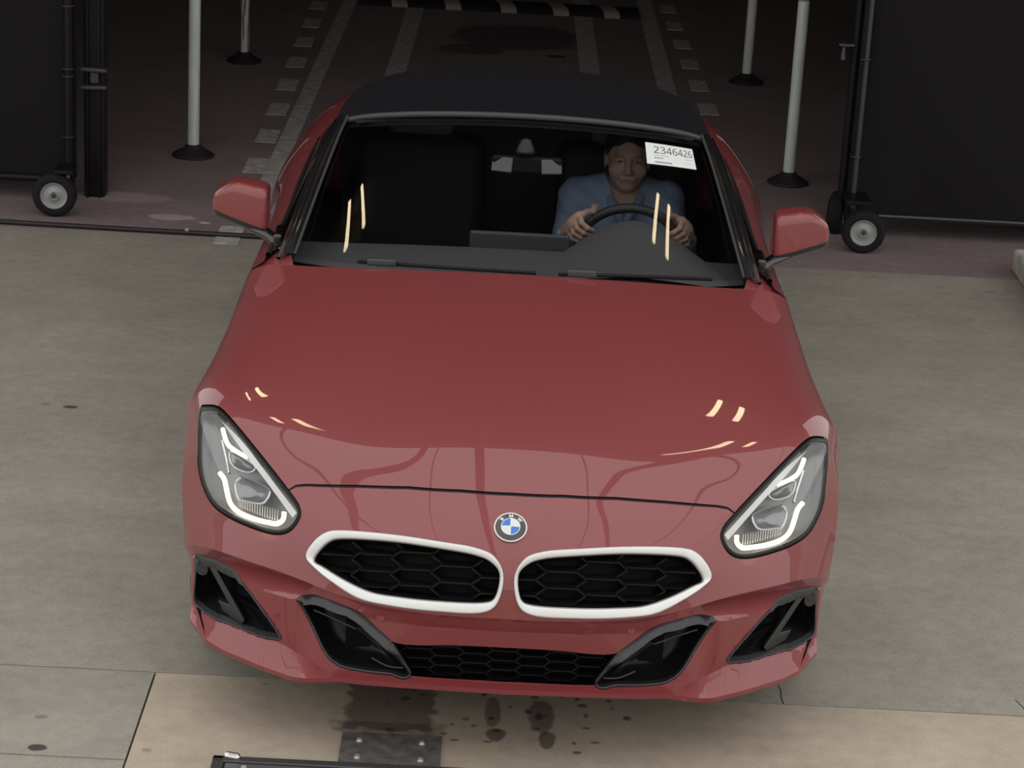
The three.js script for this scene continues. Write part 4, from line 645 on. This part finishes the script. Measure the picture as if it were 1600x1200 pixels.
    return (p) => {
      let d = capsule(p, top, bot, 0.017, 0.016); d = smin(d, capsule(p, [0, 1, 2].map((k) => lerp(top[k], bot[k], 0.5)), wr, 0.024, 0.026), 0.03);
      d = smin(d, capsule(p, wr, [0, 1, 2].map((k) => lerp(wr[k], (s < 0 ? elL : elR)[k], 0.3)), 0.026, 0.03), 0.02);
      for (const [a, b, ra, rb] of parts) d = smin(d, capsule(p, a, b, ra, rb), 0.0035);
      let th = smin(capsule(p, t0, t1, 0.0135, 0.0115), capsule(p, t1, t2, 0.0112, 0.0102), 0.004); th = smin(th, capsule(p, t2, t3, 0.0102, 0.0088), 0.003);
      return smin(d, th, 0.008);
    };
  };
  const headGeo = fieldMesh(head, [0.372, 1.0, -2.75], 0.19, 104), handL = fieldMesh(handF(-1), [0.175, 0.88, -2.27], 0.12, 72), handR = fieldMesh(handF(1), [0.56, 0.885, -2.27], 0.12, 72), under = fieldMesh((p) => torso(p, 0), [0.355, 0.60, -2.45], 0.60, 56);
  const skin = merge([headGeo, handL, handR, under]), col = new Float32Array(skin.attributes.position.count * 3), sp = skin.attributes.position;
  const blob = (p, c, r) => Math.min(1, Math.max(0, (1 - Math.hypot((p[0] - c[0]) / r[0], (p[1] - c[1]) / r[1], (p[2] - c[2]) / r[2])) / 0.3));
  for (let i = 0; i < sp.count; i++) {
    const p = [sp.getX(i), sp.getY(i), sp.getZ(i)], c = [0.46, 0.30, 0.225]; const put = (t, q) => { for (let k = 0; k < 3; k++) c[k] = lerp(c[k], q[k], t); };
    put(blob(p, L(0, -0.0625, 0.088), [0.026, 0.011, 0.02]) * 0.6, [0.30, 0.12, 0.10]);
    for (const s of [-1, 1]) { put(blob(p, L(s * 0.033, 0.027, 0.08), [0.024, 0.0065, 0.025]) * 0.5, [0.08, 0.05, 0.04]); put(blob(p, L(s * 0.031, 0.005, 0.081), [0.0115, 0.0065, 0.012]), [0.30, 0.24, 0.21]); put(blob(p, L(s * 0.031, 0.005, 0.084), [0.0058, 0.0058, 0.01]), [0.02, 0.014, 0.010]); }
    const n = 0.06 * fbm(p[0] * 90, p[1] * 90, p[2] * 60, 2); col[i * 3] = c[0] * (1 + n); col[i * 3 + 1] = c[1] * (1 + n); col[i * 3 + 2] = c[2] * (1 + n);
  }
  skin.setAttribute('color', new THREE.BufferAttribute(col, 3));
  const person = part(scene, 'person', skin, phys({ color: 0xffffff, vertexColors: true, roughness: 0.55 }));
  tag(person, 'person in a light blue collared shirt gripping the steering wheel with both hands', 'person');
  part(person, 'shirt', fieldMesh(shirtF, [0.355, 0.66, -2.52], 0.46, 110), std(lin(0.27, 0.34, 0.47), 0.85), 'light blue shirt with an open collar');
  const hairF = (p) => { let d = ellip(p, L(0, 0.036, -0.022), [0.082, 0.098, 0.100]); d = smax(d, -(p[1] - hy - 0.047 + Math.max(0, (hz + 0.05 - p[2])) * 1.1), 0.012); return d; };
  for (const [pts] of [[[[0.315, 0.915, -2.835], [0.305, 0.908, -2.77], [0.328, 0.872, -2.695], [0.352, 0.838, -2.672], [0.362, 0.815, -2.672]]], [[[0.425, 0.918, -2.835], [0.440, 0.912, -2.77], [0.420, 0.876, -2.695], [0.394, 0.842, -2.672], [0.382, 0.815, -2.672]]]]) part(person, 'collar', tube(pts, 0.0165, 40), std(lin(0.22, 0.285, 0.41), 0.85));
  part(person, 'hair', fieldMesh(hairF, [hx, hy + 0.04, hz - 0.02], 0.13, 72), std(lin(0.010, 0.008, 0.008), 0.6), 'short dark hair');
  for (const s of [-1, 1]) part(person, 'earring', at(new THREE.SphereGeometry(0.0035, 12, 10), hx + s * 0.079, hy - 0.034, hz + 0.0), M.chrome);
  const rp = onRimRing(0.42 + 0.19 - 2 * 0.122); part(person, 'ring', at(new THREE.TorusGeometry(0.0112, 0.0016, 8, 24), rp[0], rp[1], rp[2], 1.3, 0.3), std(lin(0.6, 0.45, 0.2), 0.25, 1), 'gold ring');
  function onRimRing(a) { return onRim(a, 0.205, 0.008); }
}
// numbered paper label stuck on the glass
{
  const tex = canvasTex(1024, 512, (g, w, h) => {
    g.fillStyle = '#eef1ef'; g.fillRect(0, 0, w, h); g.fillStyle = '#3a3f42'; g.font = '235px sans-serif'; g.textBaseline = 'alphabetic'; g.fillText('2346426', 128, 236, 860);
    g.fillStyle = '#8d9496'; const bars = (x, y, n, bw, bh, gap, seed) => { const r = rng(seed); for (let k = 0; k < n; k++) { const q = bw * (0.4 + r()); g.fillRect(x, y, q, bh); x += q + gap; } };
    bars(140, 282, 14, 16, 12, 6, 4); bars(140, 330, 5, 26, 34, 12, 5); bars(760, 300, 12, 14, 10, 6, 8); g.fillStyle = '#6d7376'; bars(140, 430, 22, 10, 40, 5, 9); g.fillStyle = '#a8aeb0'; bars(750, 400, 10, 16, 10, 8, 12);
  });
  const f = (u, v) => { const a = glassF(lerp(0.7508, 0.9138, u) + (v - 0.5) * 0.004, lerp(0.742, 0.893, v) - 0.006 * u), b = glassF(0.83, 0.9), c = glassF(0.83, 0.7); return [a[0], a[1] + 0.0035, a[2] + 0.0014]; };
  const g = surfGrid(f, 12, 8), uv = g.attributes.uv; for (let j = 0; j <= 8; j++) for (let i = 0; i <= 12; i++) uv.setXY(j * 13 + i, i / 12, j / 8);
  tag(part(scene, 'windshield_label', g, std(0xffffff, 0.6, 0, { map: tex, side: THREE.DoubleSide })), 'white paper label numbered 2346426 stuck high on the windshield', 'label');
}

// ---------- things around the car ----------
M.pvc = std(0xffffff, 0.45, 0, { map: dataTex(64, 256, (i, j) => { const v = 214 + 26 * fbm(i * 0.1, j * 0.05, 5, 3); return [v * 0.97, v, v * 0.97]; }) });
M.pvcDirty = std(0xffffff, 0.5, 0, { map: dataTex(128, 256, (i, j) => { const n = fbm(i * 0.06, j * 0.03, 15, 4), s = n > 0.02 && j < 150 ? 0.55 : 1, v = (200 + 30 * fbm(i * 0.2, j * 0.1, 5, 3)) * s; return [v, v, v * 0.97]; }) });
M.baseRubber = std(lin(0.016, 0.012, 0.014), 0.7);
const postBase = lathe([[0, 0], [0.108, 0], [0.110, 0.006], [0.105, 0.013], [0.078, 0.028], [0.055, 0.042], [0.042, 0.052], [0.040, 0.062], [0.033, 0.063], [0, 0.063]], 48), postTube = lathe([[0, 0.06], [0.030, 0.06], [0.030, 0.955], [0.027, 0.962], [0, 0.962]], 32);
for (const [x, z, m, label] of [[-1.672, -6.66, M.pvc, 'white lane post on a black rubber foot nearest the left gate'], [-1.69, -9.19, M.pvcDirty, 'scuffed white lane post on a black foot, far left beside the dashed line'], [1.437, -9.36, M.pvc, 'white lane post on a black foot, farther back on the right side'], [1.437, -6.75, M.pvc, 'white lane post on a black rubber foot nearest the right gate']]) {
  const t = thing('lane_post', label, 'post', [x, 0, z]); part(t, 'post_tube', postTube, m, 'white tube'); part(t, 'rubber_foot', postBase, M.baseRubber, 'round black rubber foot');
}
// rolling gates with black screens
M.screen = phys({ color: lin(0.0125, 0.011, 0.0132), roughness: 0.8, specularIntensity: 0.3, side: THREE.DoubleSide, bumpMap: dataTex(256, 256, (i, j) => { const v = 128 + 60 * Math.sin(i * Math.PI / 4) * Math.sin(j * Math.PI / 4) + 40 * fbm(i * 0.02, j * 0.02, 4, 3); return [v, v, v]; }, false), bumpScale: 0.001 });
M.steelBlack = phys({ color: lin(0.008, 0.007, 0.008), roughness: 0.45, specularIntensity: 0.5 });
M.steelGrey = std(lin(0.075, 0.072, 0.075), 0.45, 0.5);
M.wheelHub = std(lin(0.36, 0.37, 0.36), 0.5, 0.2);
function gateWheel(parent, x, z, turn, s = 1) {
  const w = new THREE.Group(); w.name = 'gate_wheel'; w.position.set(x, 0.103, z); w.rotation.y = turn; parent.add(w);
  const tyre = lathe([[0.062, -0.036], [0.085, -0.04], [0.099, -0.03], [0.103, -0.012], [0.103, 0.012], [0.099, 0.03], [0.085, 0.04], [0.062, 0.036]], 56).rotateX(Math.PI / 2), disc = lathe([[0.066, 0.028], [0.064, 0.036], [0.058, 0.036], [0.055, 0.028], [0.05, 0.024], [0.026, 0.026], [0.022, 0.036], [0.017, 0.036], [0.015, 0.03], [0, 0.03]], 48).rotateX(Math.PI / 2), back = lathe([[0, -0.02], [0.06, -0.02], [0.066, -0.03], [0.066, 0.028]], 48).rotateX(Math.PI / 2), nut = at(new THREE.CylinderGeometry(0.010, 0.010, 0.02, 6), 0, 0, 0.036, Math.PI / 2);
  part(w, 'tyre', tyre, M.rubber); part(w, 'wheel_disc', [disc, back], M.wheelHub, 'pale grey wheel disc'); part(w, 'axle_nut', nut, M.steelGrey);
}
function screenSheet(x0, x1, y0, y1, z, seed) { return surfGrid((u, v) => { const x = lerp(x0, x1, u), y = lerp(y0, y1, v); return [x, y, z + 0.018 * fbm(x * 1.7 + seed, y * 1.3, seed, 3) + 0.006 * Math.sin(x * 9 + y * 5 + seed)]; }, 60, 60); }
{
  const g = thing('gate', 'black screened rolling gate on the left side of the garage exit', 'gate', [0, 0, 0]);
  part(g, 'gate_screen', screenSheet(-3.75, -2.085, 0.125, 2.35, -5.58, 1.3), M.screen, 'black mesh screen');
  part(g, 'gate_upright', tube([[-2.118, 0.09, -5.56], [-2.118, 2.4, -5.56]], 0.022, 4), M.steelBlack); part(g, 'gate_rail', tube([[-3.75, 0.115, -5.58], [-2.118, 0.115, -5.58]], 0.02, 4), M.steelBlack); part(g, 'gate_rail', tube([[-3.75, 2.36, -5.58], [-2.118, 2.36, -5.58]], 0.02, 4), M.steelBlack);
  for (const y of [0.33, 0.62, 0.655, 0.95, 1.3, 1.6]) part(g, 'screen_tie', at(new THREE.TorusGeometry(0.026, 0.0035, 6, 20), -2.12, y, -5.56, Math.PI / 2, 0.3), M.steelGrey);
  gateWheel(g, -2.146, -5.335, 0.06); part(g, 'caster_fork', [box(0.09, 0.02, 0.13, -2.10, 0.215, -5.37, 0.004), box(0.035, 0.13, 0.008, -2.118, 0.155, -5.385, 0.002), box(0.05, 0.10, 0.05, -2.10, 0.17, -5.46, 0.006)], M.steelBlack);
  part(g, 'caster_bolt', at(new THREE.CylinderGeometry(0.009, 0.009, 0.012, 6), -2.075, 0.20, -5.30, Math.PI / 2), M.steelGrey);
}
{
  const p = thing('gate_post', 'tall black square post with two hinge arms beside the left gate', 'post', [-2.025, 0, -5.76]);
  part(p, 'post_body', [box(0.098, 2.6, 0.10, 0, 1.3, 0, 0.008), box(0.012, 2.6, 0.03, -0.03, 1.3, 0.055), box(0.010, 2.6, 0.02, 0.025, 1.3, 0.055)], M.steelBlack);
  for (const [y, r] of [[0.63, -0.03], [0.545, 0.03]]) part(p, 'hinge_arm', at(box(0.135, 0.022, 0.05, 0, 0, 0, 0.008), 0.0, y, 0.075, 0, 0, r), M.steelGrey, 'grey hinge arm');
  part(p, 'hinge_plate', box(0.04, 0.055, 0.02, 0.005, 0.59, 0.07, 0.004), M.steelGrey);
}
{
  const g = thing('gate', 'black screened rolling gate on the right side of the garage exit', 'gate', [0, 0, 0]);
  part(g, 'gate_screen', screenSheet(1.645, 3.55, 0.125, 2.35, -5.70, 5.1), M.screen, 'black mesh screen');
  part(g, 'gate_upright', [tube([[1.613, 0.09, -5.68], [1.613, 2.4, -5.68]], 0.024, 4), tube([[1.575, 0.12, -5.72], [1.575, 2.4, -5.72]], 0.02, 4)], M.steelBlack);
  part(g, 'upright_pipe', tube([[1.622, 0.16, -5.655], [1.622, 2.4, -5.655]], 0.012, 4), M.steelGrey, 'grey pipe clipped to the upright');
  for (const y of [0.41, 0.88]) part(g, 'pipe_clip', at(new THREE.TorusGeometry(0.022, 0.005, 6, 24), 1.618, y, -5.665, Math.PI / 2), M.steelGrey);
  part(g, 'gate_rail', tube([[1.62, 0.118, -5.69], [3.55, 0.118, -5.69]], 0.014, 4), M.trim); part(g, 'gate_rail', tube([[1.62, 2.36, -5.69], [3.55, 2.36, -5.69]], 0.02, 4), M.steelBlack);
  gateWheel(g, 1.655, -5.44, -0.1); gateWheel(g, 1.575, -5.78, 1.25);
  part(g, 'caster_fork', [box(0.12, 0.02, 0.2, 1.63, 0.225, -5.58, 0.004), box(0.035, 0.14, 0.008, 1.66, 0.16, -5.49, 0.002)], M.steelBlack);
  part(g, 'gate_latch', [box(0.075, 0.012, 0.03, 1.525, 0.94, -5.68, 0.003), at(new THREE.CylinderGeometry(0.007, 0.013, 0.06, 12), 1.513, 0.90, -5.68)], M.steelGrey, 'small grey latch');
}
// hose across the garage threshold
tag(part(scene, 'cable', tube([[-3.4, 0.012, -5.2], [-2.9, 0.012, -5.17], [-2.36, 0.012, -5.137], [-1.77, 0.012, -5.121], [-1.2, 0.012, -5.113], [-0.5, 0.012, -5.12], [0.2, 0.012, -5.10]], 0.012, 160), std(lin(0.022, 0.017, 0.018), 0.5)), 'thin dark cable lying across the concrete in front of the left gate', 'cable');
{ const c = part(scene, 'cable_clip', at(new THREE.SphereGeometry(0.011, 16, 12), -1.497, 0.026, -5.112), std(lin(0.4, 0.38, 0.34), 0.4, 0.5)); tag(c, 'tiny pale clip on the dark cable by the left gate', 'clip'); }
// striped speed bump deep in the garage
{
  const t = thing('speed_bump', 'black speed bump with faded yellow slanted stripes deep in the garage', 'speed bump', [-0.14, 0, -11.55]);
  const sec = (k = 1) => Array.from({ length: 13 }, (_, i) => { const a = i / 12 * Math.PI; return [0, 0.055 * Math.sin(a) ** 0.7 * k + 0.001, -0.15 * Math.cos(a) * (k > 1 ? 1.01 : 1)]; });
  const run = (x0, x1, k, sl) => surfGrid((u, v) => { const p = sec(k)[Math.round(v * 12)]; return [lerp(x0, x1, u) - sl * p[2], p[1], p[2]]; }, 4, 12);
  part(t, 'bump_body', [run(-0.99, 0.99, 1, 0)], M.rubber);
  for (const x of [-0.74, -0.36, 0.03, 0.40, 0.76]) part(t, 'bump_stripe', run(x - 0.055, x + 0.055, 1.04, -0.28), std(lin(0.30, 0.25, 0.20), 0.8), 'faded yellow stripe');
}
// steel plate and equipment edge at the very front
{
  const t = thing('floor_plate', 'grey steel floor plate with four bolts in front of the car', 'plate', [-0.287, 0, -0.06]);
  const tex = dataTex(256, 256, (i, j) => { const n = fbm(i * 0.03, j * 0.03, 21, 4), m = fbm(i * 0.2, j * 0.2, 22, 2), e = Math.hypot(i - 128, (j - 70) * 1.5) < 26 + 20 * m ? 0.65 : 1, v = (118 + 50 * n + 22 * m) * e; return [v, v * 0.96, v * 0.95]; });
  part(t, 'plate_sheet', box(0.268, 0.008, 0.275, 0, 0.004, 0, 0.002), std(0xffffff, 0.55, 0.35, { map: tex }));
  for (const [x, z] of [[-0.085, -0.085], [0.082, -0.085], [-0.085, 0.012], [0.082, 0.012]]) part(t, 'bolt', [at(new THREE.CylinderGeometry(0.0065, 0.0065, 0.008, 6), x, 0.012, z), at(new THREE.CylinderGeometry(0.010, 0.010, 0.002, 20), x, 0.009, z)], M.silver);
}
{
  const t = thing('equipment_case', 'low dark metal equipment case with bolted lid at the bottom edge', 'case', [0.2, 0, 0.26]);
  part(t, 'case_body', box(1.86, 0.055, 0.36, 0, 0.0285, 0, 0.012), M.steelBlack); part(t, 'case_rim', [box(1.87, 0.012, 0.03, 0, 0.056, -0.165, 0.004), box(0.03, 0.012, 0.36, -0.92, 0.056, 0, 0.004), box(0.03, 0.012, 0.36, 0.92, 0.056, 0, 0.004)], M.steelGrey.clone());
  part(t, 'case_lid', box(1.80, 0.006, 0.31, 0, 0.056, 0.01, 0.002), std(lin(0.13, 0.135, 0.14), 0.4, 0.4));
  for (const x of [-0.85, -0.45, -0.05, 0.35, 0.75]) part(t, 'bolt', at(new THREE.CylinderGeometry(0.008, 0.008, 0.006, 6), x, 0.061, -0.12), M.silver);
  part(t, 'corner_clamp', at(new THREE.CapsuleGeometry(0.011, 0.022, 6, 14), -0.885, 0.066, -0.168, 0, 0, Math.PI / 2 - 0.15), M.chrome, 'shiny metal corner clamp');
}
// kerb on the right
{
  const m = std(0xffffff, 0.85, 0, { map: dataTex(256, 256, (i, j) => { const v = 176 + 60 * fbm(i * 0.04, j * 0.04, 31, 4); return [v, v * 0.99, v * 0.95]; }) });
  const kg = box(0.22, 0.11, 9, 2.44, 0.055, -0.75, 0.02), kp = kg.attributes.position, ku = kg.attributes.uv; for (let i = 0; i < kp.count; i++) ku.setXY(i, kp.getX(i) + 0.9 * kp.getZ(i), kp.getY(i) + kp.getZ(i));
  const k = part(scene, 'kerb', kg, m); tag(k, 'pale concrete kerb at the right edge before the gate', 'kerb');
}
// ceiling lamps over the exit: pairs of warm tubes
M.tube = new THREE.MeshStandardMaterial({ color: lin(0.9, 0.85, 0.75), emissive: new THREE.Color().setRGB(1.0, 0.80, 0.50), emissiveIntensity: 9, roughness: 0.5 });
for (const [x, z, l, gap, turn, label] of [[-1.86, -4.40, 0.72, 0.19, 0.32, 'pair of warm light tubes under the roof, left rear'], [1.54, -4.21, 0.68, 0.165, -0.21, 'pair of warm light tubes under the roof, right rear'], [-1.47, -2.98, 0.2, 0.14, 0.2, 'short pair of warm light tubes near the left roof edge'], [1.56, -3.02, 0.2, 0.14, -0.2, 'short pair of warm light tubes near the right roof edge']]) {
  const t = thing('ceiling_lamp', label, 'lamp', [x, 4.2, z]); t.rotation.y = turn;
  for (const s of [-1, 1]) part(t, 'lamp_tray', box(0.035, 0.05, l + 0.06, s * gap / 2, 0.03, 0, 0.006), M.black);
  part(t, 'lamp_bridge', box(gap, 0.02, 0.04, 0, 0.045, 0, 0.004), M.black);
  for (const s of [-1, 1]) part(t, 'light_tube', at(new THREE.CapsuleGeometry(0.021, l - 0.03, 6, 16), s * gap / 2, -0.02, 0, Math.PI / 2), M.tube, 'glowing tube');
for (const q of [-1, 1]) { const a = new THREE.RectAreaLight(new THREE.Color().setRGB(1, 0.80, 0.50), 5, 0.036, l); a.position.set(q * gap / 2, -0.044, 0); a.rotation.x = -Math.PI / 2; t.add(a); }
}
// overhead mast, hose arms and cables ahead of the roof, mirrored in the bonnet
{
  const dark = std(lin(0.03, 0.028, 0.028), 0.7);
  const b = thing('camera_boom', 'long dark boom reaching forward overhead from the roof edge', 'boom', [0, 0, 0]); part(b, 'boom_beam', box(0.085, 0.10, 8.0, -0.28, 3.4, 1.1, 0.01), dark); part(b, 'boom_bracket', box(0.12, 0.8, 0.12, -0.28, 3.85, -2.78, 0.01), dark);
  for (const [s, pts, label] of [[-1, [[-0.95, 4.25, -2.9], [-1.0, 3.5, -1.75], [-1.30, 3.32, -1.45], [-1.5, 3.3, -1.0], [-1.9, 3.3, 0.0], [-3.2, 3.3, 2.2]], 'bent dark pipe arm overhead on the left'], [1, [[0.9, 4.25, -2.9], [1.25, 3.35, -2.1], [1.02, 3.3, -1.6], [0.95, 3.3, -1.2], [1.3, 3.3, 0.0], [1.9, 3.3, 1.6]], 'bent dark pipe arm overhead on the right']]) tag(part(scene, 'pipe_arm', tube(pts, 0.035, 80), dark), label, 'pipe');
  const r = rng(5), ord = ['leftmost', 'second', 'third', 'fourth', 'fifth', 'sixth', 'seventh', 'eighth'];
  [-2.9, -2.2, -1.5, -0.8, 0.8, 1.5, 2.2, 2.9].forEach((x0, k) => { const x1 = x0 * 2.4, z1 = 4 + 3 * r(); tag(part(scene, 'overhead_cable', tube([[x0, 4.25, -2.86], [lerp(x0, x1, 0.35), 3.75 - 0.4 * r(), lerp(-2.86, z1, 0.35)], [lerp(x0, x1, 0.7), 3.85 - 0.3 * r(), lerp(-2.86, z1, 0.7)], [x1, 4.4, z1]], 0.007 + 0.006 * r(), 60, false, 6), dark), k ? ord[k] + ' from the left of the thin dark cables slung overhead' : 'leftmost of the thin dark cables slung overhead', 'cable', 'overhead cables'); });
}

scene.traverse((o) => { if (o.isMesh) { o.castShadow = true; o.receiveShadow = true; } });
renderer.render(scene, camera);
